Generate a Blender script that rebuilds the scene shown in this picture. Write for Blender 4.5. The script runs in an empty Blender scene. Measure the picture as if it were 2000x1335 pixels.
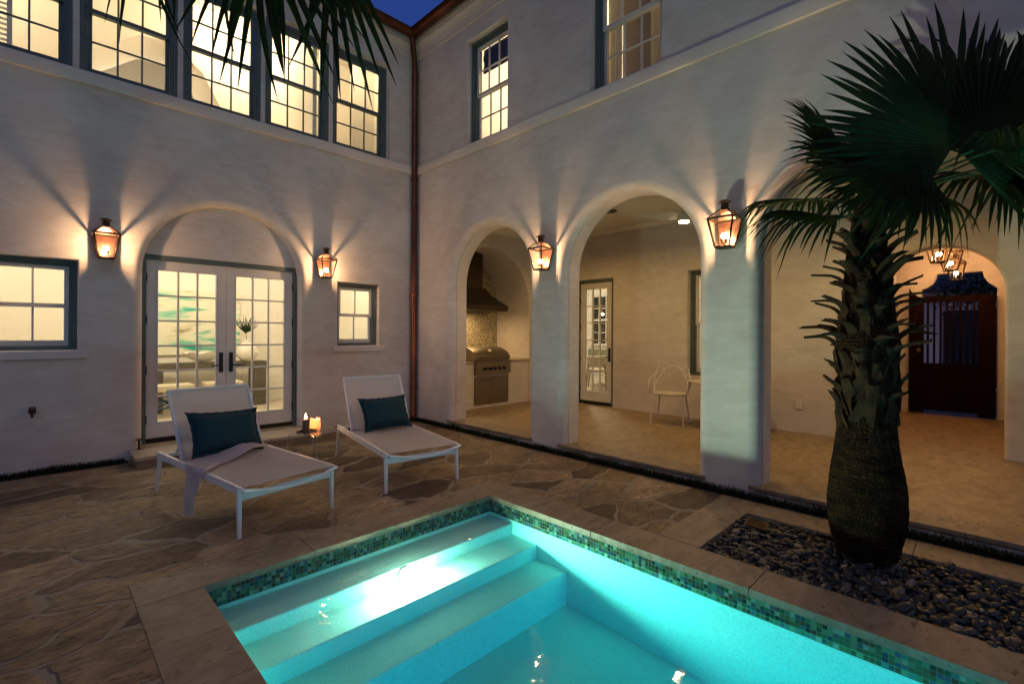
import bpy, bmesh, math, random
from mathutils import Vector, Matrix, noise
from mathutils.geometry import tessellate_polygon
PI = math.pi
R = math.radians
sc = bpy.context.scene
col = sc.collection
random.seed(7)

# ------------------------------------------------------------------ camera
cam_d = bpy.data.cameras.new("camera")
cam = bpy.data.objects.new("camera", cam_d)
col.objects.link(cam)
sc.camera = cam
yaw, roll = 0.786244, 0.00543876
cam.location = (-4.5306, -6.8635, 1.46)
_f = Vector((math.cos(yaw), math.sin(yaw), 0))
_r = Vector((math.sin(yaw), -math.cos(yaw), 0))
_u = _r.cross(_f)
_r2 = _r * math.cos(roll) + _u * math.sin(roll)
_u2 = -_r * math.sin(roll) + _u * math.cos(roll)
cam.rotation_euler = Matrix((_r2, _u2, -_f)).transposed().to_euler()
cam_d.sensor_width = 36
cam_d.lens = 930.385 / 2000 * 36
cam_d.shift_y = -(667.5 - 650.94) / 2000
cam_d.clip_start = 0.05
cam_d.clip_end = 400

# ------------------------------------------------------------------ world
w = bpy.data.worlds.new("World")
sc.world = w
w.use_nodes = True
nt = w.node_tree
bg = nt.nodes["Background"]
sky = nt.nodes.new("ShaderNodeTexSky")
sky.sky_type = 'NISHITA'
sky.sun_disc = False
sky.sun_elevation = R(-1.0)
sky.sun_rotation = R(215)
sky.air_density = 1.6
sky.ozone_density = 5.6
nt.links.new(sky.outputs[0], bg.inputs[0])
bg.inputs[1].default_value = 1.15

# the last afterglow: one very soft, weak sun from behind the camera
sd_ = bpy.data.lights.new("sun", 'SUN'); sd_.energy = .27; sd_.angle = R(80); sd_.color = (1.0, .82, .48)
so_ = bpy.data.objects.new("sun", sd_); col.objects.link(so_)
so_.rotation_euler = Vector((.60, .66, -.50)).to_track_quat('-Z', 'Y').to_euler()

# ------------------------------------------------------------------ exposure
sc.view_settings.view_transform = 'Standard'
sc.view_settings.look = 'None'
sc.view_settings.exposure = 0.0
sc.view_settings.gamma = 1.0
sc.cycles.use_denoising = True
sc.cycles.denoiser = 'OPENIMAGEDENOISE'
sc.cycles.max_bounces = 12
sc.cycles.diffuse_bounces = 5
sc.cycles.transparent_max_bounces = 16
sc.cycles.transmission_bounces = 10
sc.cycles.sample_clamp_indirect = 10.0
sc.cycles.blur_glossy = 0.5

# ------------------------------------------------------------------ materials
def nodes(m):
    m.use_nodes = True
    return m.node_tree.nodes, m.node_tree.links

def base(name, colr, rough=0.6, metal=0.0, **kw):
    m = bpy.data.materials.new(name)
    n, l = nodes(m)
    b = n["Principled BSDF"]
    b.inputs["Base Color"].default_value = (*colr, 1)
    b.inputs["Roughness"].default_value = rough
    b.inputs["Metallic"].default_value = metal
    for k, v in kw.items():
        b.inputs[k].default_value = v
    return m

def noisy(name, c1, c2, scale=3.0, rough=0.6, metal=0.0, bump=0.0, bscale=40.0, stretch=(1, 1, 1), detail=6, lo=.35, hi=.65, r2=None, **kw):
    m = base(name, c1, rough, metal, **kw)
    n, l = nodes(m)
    b = n["Principled BSDF"]
    tc = n.new("ShaderNodeTexCoord")
    mp = n.new("ShaderNodeMapping"); mp.inputs["Scale"].default_value = stretch
    l.new(tc.outputs["Object"], mp.inputs[0])
    t = n.new("ShaderNodeTexNoise"); t.inputs["Scale"].default_value = scale; t.inputs["Detail"].default_value = detail
    l.new(mp.outputs[0], t.inputs["Vector"])
    cr = n.new("ShaderNodeValToRGB")
    cr.color_ramp.elements[0].position = lo; cr.color_ramp.elements[0].color = (*c1, 1)
    cr.color_ramp.elements[1].position = hi; cr.color_ramp.elements[1].color = (*c2, 1)
    l.new(t.outputs["Fac"], cr.inputs[0])
    l.new(cr.outputs[0], b.inputs["Base Color"])
    if r2 is not None:
        mr = n.new("ShaderNodeMapRange"); mr.inputs["To Min"].default_value = rough; mr.inputs["To Max"].default_value = r2
        l.new(t.outputs["Fac"], mr.inputs[0]); l.new(mr.outputs[0], b.inputs["Roughness"])
    if bump:
        t2 = n.new("ShaderNodeTexNoise"); t2.inputs["Scale"].default_value = bscale; t2.inputs["Detail"].default_value = 8
        l.new(mp.outputs[0], t2.inputs["Vector"])
        bp = n.new("ShaderNodeBump"); bp.inputs["Strength"].default_value = 1.0; bp.inputs["Distance"].default_value = bump
        l.new(t2.outputs["Fac"], bp.inputs["Height"])
        l.new(bp.outputs[0], b.inputs["Normal"])
    return m

def stucco_mat():
    m = base("stucco", (.6, .55, .5), 0.85)
    n, l = nodes(m); b = n["Principled BSDF"]
    tc = n.new("ShaderNodeTexCoord")
    t = n.new("ShaderNodeTexNoise"); t.inputs["Scale"].default_value = 0.9; t.inputs["Detail"].default_value = 8; t.inputs["Roughness"].default_value = .6; t.inputs["Distortion"].default_value = .6
    l.new(tc.outputs["Object"], t.inputs["Vector"])
    cr = n.new("ShaderNodeValToRGB")
    cr.color_ramp.elements[0].position = .3; cr.color_ramp.elements[0].color = (.50, .455, .41, 1)
    cr.color_ramp.elements[1].position = .7; cr.color_ramp.elements[1].color = (.64, .60, .55, 1)
    l.new(t.outputs["Fac"], cr.inputs[0])
    # trowel sweeps
    mp = n.new("ShaderNodeMapping"); mp.inputs["Scale"].default_value = (1.0, 1.0, 3.2); mp.inputs["Rotation"].default_value = (.2, .3, 0)
    l.new(tc.outputs["Object"], mp.inputs[0])
    t3 = n.new("ShaderNodeTexNoise"); t3.inputs["Scale"].default_value = 2.6; t3.inputs["Detail"].default_value = 5; t3.inputs["Distortion"].default_value = 1.4
    l.new(mp.outputs[0], t3.inputs["Vector"])
    t2 = n.new("ShaderNodeTexNoise"); t2.inputs["Scale"].default_value = 70; t2.inputs["Detail"].default_value = 6
    l.new(tc.outputs["Object"], t2.inputs["Vector"])
    ov = n.new("ShaderNodeMix"); ov.data_type = 'RGBA'; ov.blend_type = 'OVERLAY'; ov.inputs[0].default_value = .24
    l.new(cr.outputs[0], ov.inputs[6]); l.new(t3.outputs["Fac"], ov.inputs[7])
    l.new(ov.outputs[2], b.inputs["Base Color"])
    b1 = n.new("ShaderNodeBump"); b1.inputs["Distance"].default_value = .0035; b1.inputs["Strength"].default_value = .4
    l.new(t3.outputs["Fac"], b1.inputs["Height"])
    b2 = n.new("ShaderNodeBump"); b2.inputs["Distance"].default_value = .0008; b2.inputs["Strength"].default_value = .6
    l.new(t2.outputs["Fac"], b2.inputs["Height"]); l.new(b1.outputs[0], b2.inputs["Normal"])
    l.new(b2.outputs[0], b.inputs["Normal"])
    return m

def travertine(name, c1, c2, c3, joints=None, pit=.5, rough=.55):
    """honed travertine: drifting veins, small dark pits, optional running joints (w, h) in metres"""
    m = base(name, c1, rough)
    n, l = nodes(m); b = n["Principled BSDF"]
    tc = n.new("ShaderNodeTexCoord")
    mp = n.new("ShaderNodeMapping"); mp.inputs["Scale"].default_value = (2.0, 3.4, 3.2)
    l.new(tc.outputs["Object"], mp.inputs[0])
    t = n.new("ShaderNodeTexNoise"); t.inputs["Scale"].default_value = 1.6; t.inputs["Detail"].default_value = 9; t.inputs["Distortion"].default_value = 1.6; t.inputs["Roughness"].default_value = .65
    l.new(mp.outputs[0], t.inputs["Vector"])
    cr = n.new("ShaderNodeValToRGB")
    e = cr.color_ramp.elements
    e[0].position = .3; e[0].color = (*c1, 1); e[1].position = .72; e[1].color = (*c2, 1)
    x = e.new(.5); x.color = (*c3, 1)
    l.new(t.outputs["Fac"], cr.inputs[0])
    mp2 = n.new("ShaderNodeMapping"); mp2.inputs["Scale"].default_value = (14, 34, 30)
    l.new(tc.outputs["Object"], mp2.inputs[0])
    t2 = n.new("ShaderNodeTexNoise"); t2.inputs["Scale"].default_value = 1.0; t2.inputs["Detail"].default_value = 5
    l.new(mp2.outputs[0], t2.inputs["Vector"])
    pr = n.new("ShaderNodeValToRGB"); pr.color_ramp.elements[0].position = .30; pr.color_ramp.elements[1].position = .40
    pr.color_ramp.elements[0].color = (.35, .3, .25, 1)
    l.new(t2.outputs["Fac"], pr.inputs[0])
    mx = n.new("ShaderNodeMix"); mx.data_type = 'RGBA'; mx.blend_type = 'MULTIPLY'; mx.inputs[0].default_value = pit
    l.new(cr.outputs[0], mx.inputs[6]); l.new(pr.outputs[0], mx.inputs[7])
    out = mx.outputs[2]
    bp = n.new("ShaderNodeBump"); bp.inputs["Distance"].default_value = .004; bp.inputs["Strength"].default_value = .6
    l.new(pr.outputs[0], bp.inputs["Height"])
    nrm = bp.outputs[0]
    if joints:
        br = n.new("ShaderNodeTexBrick")
        br.inputs["Scale"].default_value = 1; br.inputs["Mortar Size"].default_value = .003
        br.inputs["Brick Width"].default_value = joints[0]; br.inputs["Row Height"].default_value = joints[1]
        br.inputs["Color1"].default_value = (1, 1, 1, 1); br.inputs["Color2"].default_value = (.72, .72, .72, 1); br.inputs["Mortar"].default_value = (.4, .38, .35, 1)
        br.inputs["Bias"].default_value = -.2
        l.new(tc.outputs["Object"], br.inputs["Vector"])
        m3 = n.new("ShaderNodeMix"); m3.data_type = 'RGBA'; m3.blend_type = 'MULTIPLY'; m3.inputs[0].default_value = 1
        l.new(out, m3.inputs[6]); l.new(br.outputs["Color"], m3.inputs[7]); out = m3.outputs[2]
    l.new(out, b.inputs["Base Color"]); l.new(nrm, b.inputs["Normal"])
    return m

def flagstone_mat():
    m = base("flagstone", (.2, .15, .1), .7)
    n, l = nodes(m); b = n["Principled BSDF"]
    tc = n.new("ShaderNodeTexCoord")
    dn = n.new("ShaderNodeTexNoise"); dn.inputs["Scale"].default_value = 3.4; dn.inputs["Detail"].default_value = 9
    l.new(tc.outputs["Object"], dn.inputs["Vector"])
    sub = n.new("ShaderNodeVectorMath"); sub.operation = 'SUBTRACT'; sub.inputs[1].default_value = (.5, .5, .5)
    l.new(dn.outputs["Color"], sub.inputs[0])
    scl = n.new("ShaderNodeVectorMath"); scl.operation = 'SCALE'; scl.inputs["Scale"].default_value = .26
    l.new(sub.outputs[0], scl.inputs[0])
    ad = n.new("ShaderNodeVectorMath"); ad.operation = 'ADD'
    l.new(tc.outputs["Object"], ad.inputs[0]); l.new(scl.outputs[0], ad.inputs[1])
    mp = n.new("ShaderNodeMapping"); mp.inputs["Scale"].default_value = (1.75, 2.7, 0); mp.inputs["Rotation"].default_value = (0, 0, R(-38))
    l.new(ad.outputs[0], mp.inputs[0])
    vo = n.new("ShaderNodeTexVoronoi"); vo.voronoi_dimensions = '2D'; vo.feature = 'DISTANCE_TO_EDGE'; vo.inputs["Scale"].default_value = 1.0
    vc = n.new("ShaderNodeTexVoronoi"); vc.voronoi_dimensions = '2D'; vc.feature = 'F1'; vc.inputs["Scale"].default_value = 1.0
    l.new(mp.outputs[0], vo.inputs["Vector"]); l.new(mp.outputs[0], vc.inputs["Vector"])
    # mortar width varies
    wn = n.new("ShaderNodeTexNoise"); wn.inputs["Scale"].default_value = 1.3; wn.inputs["Detail"].default_value = 3
    l.new(tc.outputs["Object"], wn.inputs["Vector"])
    wr = n.new("ShaderNodeMapRange"); wr.inputs["From Min"].default_value = .35; wr.inputs["From Max"].default_value = .7
    wr.inputs["To Min"].default_value = .015; wr.inputs["To Max"].default_value = .12
    l.new(wn.outputs["Fac"], wr.inputs[0])
    dv = n.new("ShaderNodeMath"); dv.operation = 'DIVIDE'
    l.new(vo.outputs["Distance"], dv.inputs[0]); l.new(wr.outputs[0], dv.inputs[1])
    mr = n.new("ShaderNodeValToRGB"); mr.color_ramp.elements[0].position = .5; mr.color_ramp.elements[1].position = 1.15 if False else 1.0
    l.new(dv.outputs[0], mr.inputs[0])
    # stone tones
    sep = n.new("ShaderNodeSeparateColor"); l.new(vc.outputs["Color"], sep.inputs[0])
    cr = n.new("ShaderNodeValToRGB"); e = cr.color_ramp.elements
    e[0].position = 0; e[0].color = (.11, .072, .045, 1); e[1].position = 1; e[1].color = (.42, .32, .21, 1)
    for p, c in ((.3, (.20, .145, .082)), (.55, (.36, .275, .16)), (.8, (.25, .185, .10))):
        x = e.new(p); x.color = (*c, 1)
    l.new(sep.outputs[0], cr.inputs[0])
    # long travertine grain inside stones
    mg = n.new("ShaderNodeMapping"); mg.inputs["Scale"].default_value = (3.2, 6, 1); mg.inputs["Rotation"].default_value = (0, 0, R(-42))
    l.new(tc.outputs["Object"], mg.inputs[0])
    g = n.new("ShaderNodeTexNoise"); g.inputs["Scale"].default_value = 1.5; g.inputs["Detail"].default_value = 10; g.inputs["Roughness"].default_value = .7; g.inputs["Distortion"].default_value = .8
    l.new(mg.outputs[0], g.inputs["Vector"])
    gr = n.new("ShaderNodeValToRGB"); gr.color_ramp.elements[0].position = .32; gr.color_ramp.elements[0].color = (.45, .42, .38, 1); gr.color_ramp.elements[1].position = .68; gr.color_ramp.elements[1].color = (1.25, 1.22, 1.18, 1)
    l.new(g.outputs["Fac"], gr.inputs[0])
    mul = n.new("ShaderNodeMix"); mul.data_type = 'RGBA'; mul.blend_type = 'MULTIPLY'; mul.inputs[0].default_value = 1
    l.new(cr.outputs[0], mul.inputs[6]); l.new(gr.outputs[0], mul.inputs[7])
    # pits
    mq = n.new("ShaderNodeMapping"); mq.inputs["Scale"].default_value = (16, 40, 1); mq.inputs["Rotation"].default_value = (0, 0, R(-42))
    l.new(tc.outputs["Object"], mq.inputs[0])
    q = n.new("ShaderNodeTexNoise"); q.inputs["Scale"].default_value = 1.0; q.inputs["Detail"].default_value = 6
    l.new(mq.outputs[0], q.inputs["Vector"])
    qr = n.new("ShaderNodeValToRGB"); qr.color_ramp.elements[0].position = .33; qr.color_ramp.elements[0].color = (.3, .26, .22, 1); qr.color_ramp.elements[1].position = .46
    l.new(q.outputs["Fac"], qr.inputs[0])
    mul2 = n.new("ShaderNodeMix"); mul2.data_type = 'RGBA'; mul2.blend_type = 'MULTIPLY'; mul2.inputs[0].default_value = .75
    l.new(mul.outputs[2], mul2.inputs[6]); l.new(qr.outputs[0], mul2.inputs[7])
    mort = n.new("ShaderNodeMix"); mort.data_type = 'RGBA'
    mort.inputs[6].default_value = (.29, .245, .18, 1)
    l.new(mr.outputs[0], mort.inputs[0]); l.new(mul2.outputs[2], mort.inputs[7])
    # dirt and wear drifting across stones and joints alike
    dt = n.new("ShaderNodeTexNoise"); dt.inputs["Scale"].default_value = 2.2; dt.inputs["Detail"].default_value = 10; dt.inputs["Roughness"].default_value = .75; dt.inputs["Distortion"].default_value = 1.0
    l.new(tc.outputs["Object"], dt.inputs["Vector"])
    dr_ = n.new("ShaderNodeValToRGB"); dr_.color_ramp.elements[0].position = .36; dr_.color_ramp.elements[0].color = (.50, .46, .42, 1); dr_.color_ramp.elements[1].position = .62; dr_.color_ramp.elements[1].color = (1.1, 1.08, 1.05, 1)
    l.new(dt.outputs["Fac"], dr_.inputs[0])
    m9 = n.new("ShaderNodeMix"); m9.data_type = 'RGBA'; m9.blend_type = 'MULTIPLY'; m9.inputs[0].default_value = .7
    l.new(mort.outputs[2], m9.inputs[6]); l.new(dr_.outputs[0], m9.inputs[7]); l.new(m9.outputs[2], b.inputs["Base Color"])
    hs = n.new("ShaderNodeMath"); hs.operation = 'MULTIPLY_ADD'; hs.inputs[1].default_value = .35
    l.new(g.outputs["Fac"], hs.inputs[0]); l.new(mr.outputs[0], hs.inputs[2])
    hq = n.new("ShaderNodeMath"); hq.operation = 'MULTIPLY_ADD'; hq.inputs[1].default_value = .35
    l.new(qr.outputs[0], hq.inputs[0]); l.new(hs.outputs[0], hq.inputs[2])
    bp = n.new("ShaderNodeBump"); bp.inputs["Distance"].default_value = .014; bp.inputs["Strength"].default_value = 1
    l.new(hq.outputs[0], bp.inputs["Height"]); l.new(bp.outputs[0], b.inputs["Normal"])
    return m

def mosaic_mat(name, ramp, grout, cell=.025, gw=.07, rough=.15, aspect=1.0):
    """small glass tiles from the mesh's metre UVs: one random tone per tile, grout lines between"""
    m = base(name, grout, rough)
    n, l = nodes(m); b = n["Principled BSDF"]
    uv = n.new("ShaderNodeUVMap"); uv.uv_map = "uv"
    sx = n.new("ShaderNodeMapping"); sx.inputs["Scale"].default_value = (1 / cell, 1 / (cell * aspect), 1)
    l.new(uv.outputs[0], sx.inputs[0])
    fl = n.new("ShaderNodeVectorMath"); fl.operation = 'FLOOR'; l.new(sx.outputs[0], fl.inputs[0])
    wn = n.new("ShaderNodeTexWhiteNoise"); wn.noise_dimensions = '2D'; l.new(fl.outputs[0], wn.inputs["Vector"])
    cr = n.new("ShaderNodeValToRGB"); e = cr.color_ramp.elements; cr.color_ramp.interpolation = 'CONSTANT'
    e[0].position = 0; e[0].color = (*ramp[0], 1); e[1].position = 1 / len(ramp); e[1].color = (*ramp[1], 1)
    for i in range(2, len(ramp)):
        x = e.new(i / len(ramp)); x.color = (*ramp[i], 1)
    l.new(wn.outputs["Value"], cr.inputs[0])
    fr = n.new("ShaderNodeVectorMath"); fr.operation = 'FRACTION'; l.new(sx.outputs[0], fr.inputs[0])
    s = n.new("ShaderNodeSeparateXYZ"); l.new(fr.outputs[0], s.inputs[0])
    def edge(o):
        a = n.new("ShaderNodeMath"); a.operation = 'SUBTRACT'; a.inputs[1].default_value = .5; l.new(o, a.inputs[0])
        c = n.new("ShaderNodeMath"); c.operation = 'ABSOLUTE'; l.new(a.outputs[0], c.inputs[0]); return c.outputs[0]
    mxm = n.new("ShaderNodeMath"); mxm.operation = 'MAXIMUM'; l.new(edge(s.outputs[0]), mxm.inputs[0]); l.new(edge(s.outputs[1]), mxm.inputs[1])
    mk = n.new("ShaderNodeMath"); mk.operation = 'GREATER_THAN'; mk.inputs[1].default_value = .5 - gw; l.new(mxm.outputs[0], mk.inputs[0])
    mx = n.new("ShaderNodeMix"); mx.data_type = 'RGBA'; mx.inputs[7].default_value = (*grout, 1)
    l.new(mk.outputs[0], mx.inputs[0]); l.new(cr.outputs[0], mx.inputs[6]); l.new(mx.outputs[2], b.inputs["Base Color"])
    rr = n.new("ShaderNodeMapRange"); rr.inputs["To Min"].default_value = rough; rr.inputs["To Max"].default_value = .8
    l.new(mk.outputs[0], rr.inputs[0]); l.new(rr.outputs[0], b.inputs["Roughness"])
    hh = n.new("ShaderNodeMath"); hh.operation = 'MULTIPLY_ADD'; hh.inputs[1].default_value = -1.0
    l.new(mk.outputs[0], hh.inputs[0]); l.new(wn.outputs["Value"], hh.inputs[2])
    bp = n.new("ShaderNodeBump"); bp.inputs["Distance"].default_value = .0015; bp.inputs["Strength"].default_value = .8
    l.new(hh.outputs[0], bp.inputs["Height"]); l.new(bp.outputs[0], b.inputs["Normal"])
    return m

def glass_mat(name, tint=(1, 1, 1), gloss=.04, r=0.02, ior=1.5):
    """thin clear sheet: lets light through, mirrors by Fresnel"""
    m = bpy.data.materials.new(name); n, l = nodes(m)
    for x in list(n): n.remove(x)
    o = n.new("ShaderNodeOutputMaterial"); t = n.new("ShaderNodeBsdfTransparent"); t.inputs[0].default_value = (*tint, 1)
    g = n.new("ShaderNodeBsdfGlossy"); g.inputs["Roughness"].default_value = r
    lw = n.new("ShaderNodeLayerWeight"); lw.inputs[0].default_value = .5
    pw = n.new("ShaderNodeMath"); pw.operation = 'POWER'; pw.inputs[1].default_value = 5
    l.new(lw.outputs["Facing"], pw.inputs[0])
    r0 = ((ior - 1) / (ior + 1)) ** 2
    f = n.new("ShaderNodeMath"); f.operation = 'MULTIPLY_ADD'; f.inputs[1].default_value = 1 - r0; f.inputs[2].default_value = r0
    l.new(pw.outputs[0], f.inputs[0])
    mx = n.new("ShaderNodeMixShader")
    l.new(f.outputs[0], mx.inputs[0]); l.new(t.outputs[0], mx.inputs[1]); l.new(g.outputs[0], mx.inputs[2]); l.new(mx.outputs[0], o.inputs[0])
    return m

def emit(name, c, s):
    m = bpy.data.materials.new(name); n, l = nodes(m)
    for x in list(n): n.remove(x)
    o = n.new("ShaderNodeOutputMaterial"); e = n.new("ShaderNodeEmission")
    e.inputs[0].default_value = (*c, 1); e.inputs[1].default_value = s
    l.new(e.outputs[0], o.inputs[0]); return m

def sling_mat():
    """open weave: part of the light passes straight through the mesh fabric"""
    m = base("sling_mesh", (.86, .83, .83), .7); n, l = nodes(m)
    b = n["Principled BSDF"]; o = [x for x in n if x.type == 'OUTPUT_MATERIAL'][0]
    t = n.new("ShaderNodeBsdfTransparent"); mx = n.new("ShaderNodeMixShader"); mx.inputs[0].default_value = .13
    tr = n.new("ShaderNodeBsdfTranslucent"); tr.inputs[0].default_value = (.6, .58, .57, 1)
    m2 = n.new("ShaderNodeMixShader"); m2.inputs[0].default_value = .25
    l.new(b.outputs[0], m2.inputs[1]); l.new(tr.outputs[0], m2.inputs[2])
    l.new(m2.outputs[0], mx.inputs[1]); l.new(t.outputs[0], mx.inputs[2]); l.new(mx.outputs[0], o.inputs[0])
    tc = n.new("ShaderNodeTexCoord"); wv = n.new("ShaderNodeTexWave"); wv.inputs["Scale"].default_value = 120
    l.new(tc.outputs["Object"], wv.inputs["Vector"])
    bp = n.new("ShaderNodeBump"); bp.inputs["Distance"].default_value = .0005; l.new(wv.outputs["Fac"], bp.inputs["Height"]); l.new(bp.outputs[0], b.inputs["Normal"])
    return m

def leaf_mat(name, c1, c2, scale=6, trans=.25):
    m = noisy(name, c1, c2, scale, .65, bump=.001, bscale=60, **{"Specular IOR Level": .2}); n, l = nodes(m)
    b = n["Principled BSDF"]; o = [x for x in n if x.type == 'OUTPUT_MATERIAL'][0]
    tr = n.new("ShaderNodeBsdfTranslucent"); tr.inputs[0].default_value = (c2[0] * 1.6, c2[1] * 1.8, c2[2], 1)
    mx = n.new("ShaderNodeMixShader"); mx.inputs[0].default_value = trans
    l.new(b.outputs[0], mx.inputs[1]); l.new(tr.outputs[0], mx.inputs[2]); l.new(mx.outputs[0], o.inputs[0])
    return m

M = {}
M['stucco'] = stucco_mat()
M['trim'] = noisy("painted_trim", (.58, .54, .50), (.64, .60, .56), 2, .6, bump=.001, bscale=60)
M['blue'] = noisy("blue_grey_paint", (.078, .105, .105), (.10, .13, .128), 5, .45, bump=.0006, bscale=90)
M['white'] = noisy("white_paint", (.60, .58, .54), (.66, .64, .60), 4, .4, bump=.0004, bscale=90)
M['glass'] = glass_mat("window_glass")
M['lglass'] = glass_mat("lantern_glass", (.97, .93, .88), r=.05)
M['acrylic'] = glass_mat("clear_acrylic", (.93, .94, .93), ior=1.5)
M['arim'] = base("acrylic_edge", (.75, .78, .74), .2, **{"Transmission Weight": .6})
M['room'] = noisy("warm_white_wall", (.76, .72, .62), (.80, .76, .66), .6, .8)
M['ceilp'] = base("ceiling_paint", (.72, .68, .58), .8)
M['roomfloor'] = noisy("pale_floor", (.52, .46, .36), (.62, .56, .46), 1.5, .4)
M['porchfloor'] = travertine("porch_travertine", (.17, .115, .06), (.37, .28, .17), (.27, .20, .115), None, .55, .5)
M['coping'] = travertine("coping_travertine", (.155, .115, .072), (.31, .25, .175), (.235, .18, .12), None, .75, .6)
M['nose'] = travertine("step_travertine", (.38, .31, .22), (.55, .47, .36), (.46, .38, .28), (.46, .15), .3, .5)
M['flag'] = flagstone_mat()
M['ptile'] = mosaic_mat("pool_mosaic", [(.02, .09, .04), (.04, .16, .08), (.02, .07, .09), (.10, .24, .13), (.09, .06, .03), (.04, .18, .17), (.20, .34, .24), (.015, .04, .03), (.07, .13, .05), (.05, .10, .14)], (.16, .19, .12), .025, .06, .10)
M['ktile'] = mosaic_mat("kitchen_mosaic", [(.50, .42, .28), (.10, .10, .08), (.34, .30, .20), (.19, .19, .15), (.62, .54, .38), (.14, .12, .08), (.28, .26, .20)], (.30, .26, .18), .024, .09, .15, .55)
M['plaster'] = noisy("pool_plaster", (.32, .66, .60), (.42, .80, .74), 110, .6, bump=.0015, bscale=120, detail=4, lo=.3, hi=.6)
M['copper'] = noisy("aged_copper", (.23, .085, .045), (.10, .045, .028), 3, .28, 1.0, r2=.5, stretch=(1, 1, .4))
M['bronze'] = noisy("bronze", (.035, .020, .012), (.07, .038, .022), 20, .45, .7, r2=.6)
M['copperplate'] = noisy("bright_copper", (.34, .165, .11), (.24, .11, .07), 10, .35, .8)
M['black'] = base("black_metal", (.02, .018, .016), .45, .6)
M['steel'] = noisy("brushed_steel", (.25, .22, .18), (.33, .29, .24), 3, .28, 1.0, stretch=(1, 40, 40), r2=.4)
M['hood'] = noisy("dark_hood_metal", (.045, .032, .022), (.065, .045, .03), 2, .4, .6, r2=.5)
M['wood'] = noisy("dark_oak", (.07, .06, .04), (.13, .11, .075), 3, .5, stretch=(1, 1, 12), bump=.001)
M['gate'] = noisy("mahogany", (.006, .0022, .002), (.010, .003, .0025), 3, .8, stretch=(6, 6, 1), bump=.001, **{"Specular IOR Level": .05})
M['oak'] = noisy("light_oak", (.38, .22, .09), (.48, .29, .13), 3, .45, stretch=(4, 4, 1))
M['alu'] = base("white_powder_coat", (.80, .78, .76), .35)
M['sling'] = sling_mat()
M['teal'] = noisy("teal_linen", (.003, .034, .046), (.005, .046, .058), 90, .9, bump=.0008, bscale=400)
M['throw'] = noisy("lilac_grey_throw", (.70, .65, .68), (.80, .75, .77), 40, .95, bump=.0015, bscale=260, stretch=(1, 3, 1))
M['fringe'] = base("cream_fringe", (.6, .56, .5), .95)
M['wax'] = base("candle_wax", (.75, .62, .48), .5, **{"Subsurface Weight": .3})
M['flame'] = emit("flame", (1.0, .62, .28), 60)
M['bulb'] = emit("bulb_glow", (1.0, .66, .34), 90)
M['lamp'] = emit("lamp_face", (1.0, .72, .42), 14)
M['plamp'] = emit("pool_lamp_lens", (.80, 1.0, .90), 60)
M['pebble'] = noisy("dark_pebble", (.03, .032, .036), (.085, .085, .088), 9, .42, bump=.0005, bscale=90)
M['soil'] = noisy("dark_soil", (.012, .010, .008), (.03, .024, .018), 20, .95, bump=.004)
M['grass'] = leaf_mat("mondo_grass", (.006, .013, .005), (.014, .028, .008), 5, .15)
M['frond'] = leaf_mat("palm_leaf", (.0045, .012, .0012), (.013, .028, .003), 5, .18)
M['petiole'] = noisy("petiole", (.03, .06, .015), (.05, .08, .02), 10, .5)
M['bark'] = noisy("palm_bark", (.009, .004, .0015), (.036, .018, .006), 7, .95, stretch=(1, 1, 3), detail=9, **{"Specular IOR Level": .1})
n, l = nodes(M['bark']); tc = n.new("ShaderNodeTexCoord"); mp = n.new("ShaderNodeMapping"); mp.inputs["Scale"].default_value = (42, 42, 30)
l.new(tc.outputs["Object"], mp.inputs[0])
vn = n.new("ShaderNodeTexVoronoi"); vn.feature = 'DISTANCE_TO_EDGE'; vn.inputs["Scale"].default_value = 1; l.new(mp.outputs[0], vn.inputs["Vector"])
wv = n.new("ShaderNodeTexWave"); wv.bands_direction = 'Z'; wv.inputs["Scale"].default_value = 11; wv.inputs["Distortion"].default_value = 9; wv.inputs["Detail"].default_value = 4; l.new(tc.outputs["Object"], wv.inputs["Vector"])
hh = n.new("ShaderNodeMath"); hh.operation = 'MULTIPLY_ADD'; hh.inputs[1].default_value = .35; mn = n.new("ShaderNodeMath"); mn.operation = 'MINIMUM'; mn.inputs[1].default_value = .25
l.new(vn.outputs["Distance"], mn.inputs[0]); l.new(wv.outputs["Fac"], hh.inputs[0]); l.new(mn.outputs[0], hh.inputs[2])
bp = n.new("ShaderNodeBump"); bp.inputs["Distance"].default_value = .02; bp.inputs["Strength"].default_value = 1; l.new(hh.outputs[0], bp.inputs["Height"])
b_ = n["Principled BSDF"]; l.new(bp.outputs[0], b_.inputs["Normal"])
src_ = b_.inputs["Base Color"].links[0].from_socket; mm = n.new("ShaderNodeMix"); mm.data_type = 'RGBA'; mm.blend_type = 'MULTIPLY'; mm.inputs[0].default_value = .8
ck = n.new("ShaderNodeMapRange"); ck.inputs["From Max"].default_value = .22; ck.inputs["To Min"].default_value = .25; l.new(vn.outputs["Distance"], ck.inputs[0])
l.new(src_, mm.inputs[6]); l.new(ck.outputs[0], mm.inputs[7]); l.new(mm.outputs[2], b_.inputs["Base Color"])
M['boot'] = noisy("cut_leaf_base", (.010, .005, .002), (.036, .020, .008), 14, .95, bump=.006, bscale=40, stretch=(1, 1, .5), **{"Specular IOR Level": .2})
M['fibre'] = base("palm_fibre", (.06, .038, .02), .95)
M['brass'] = base("brass", (.16, .10, .035), .45, .8)
M['plastic'] = base("white_resin", (.60, .55, .48), .35)
M['ceramic'] = base("cream_ceramic", (.78, .74, .64), .3)
M['cushion'] = noisy("cream_upholstery", (.55, .48, .34), (.62, .56, .42), 20, .9)
M['roof'] = noisy("roof_slate", (.05, .05, .055), (.09, .085, .085), 6, .7, bump=.01)
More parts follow.
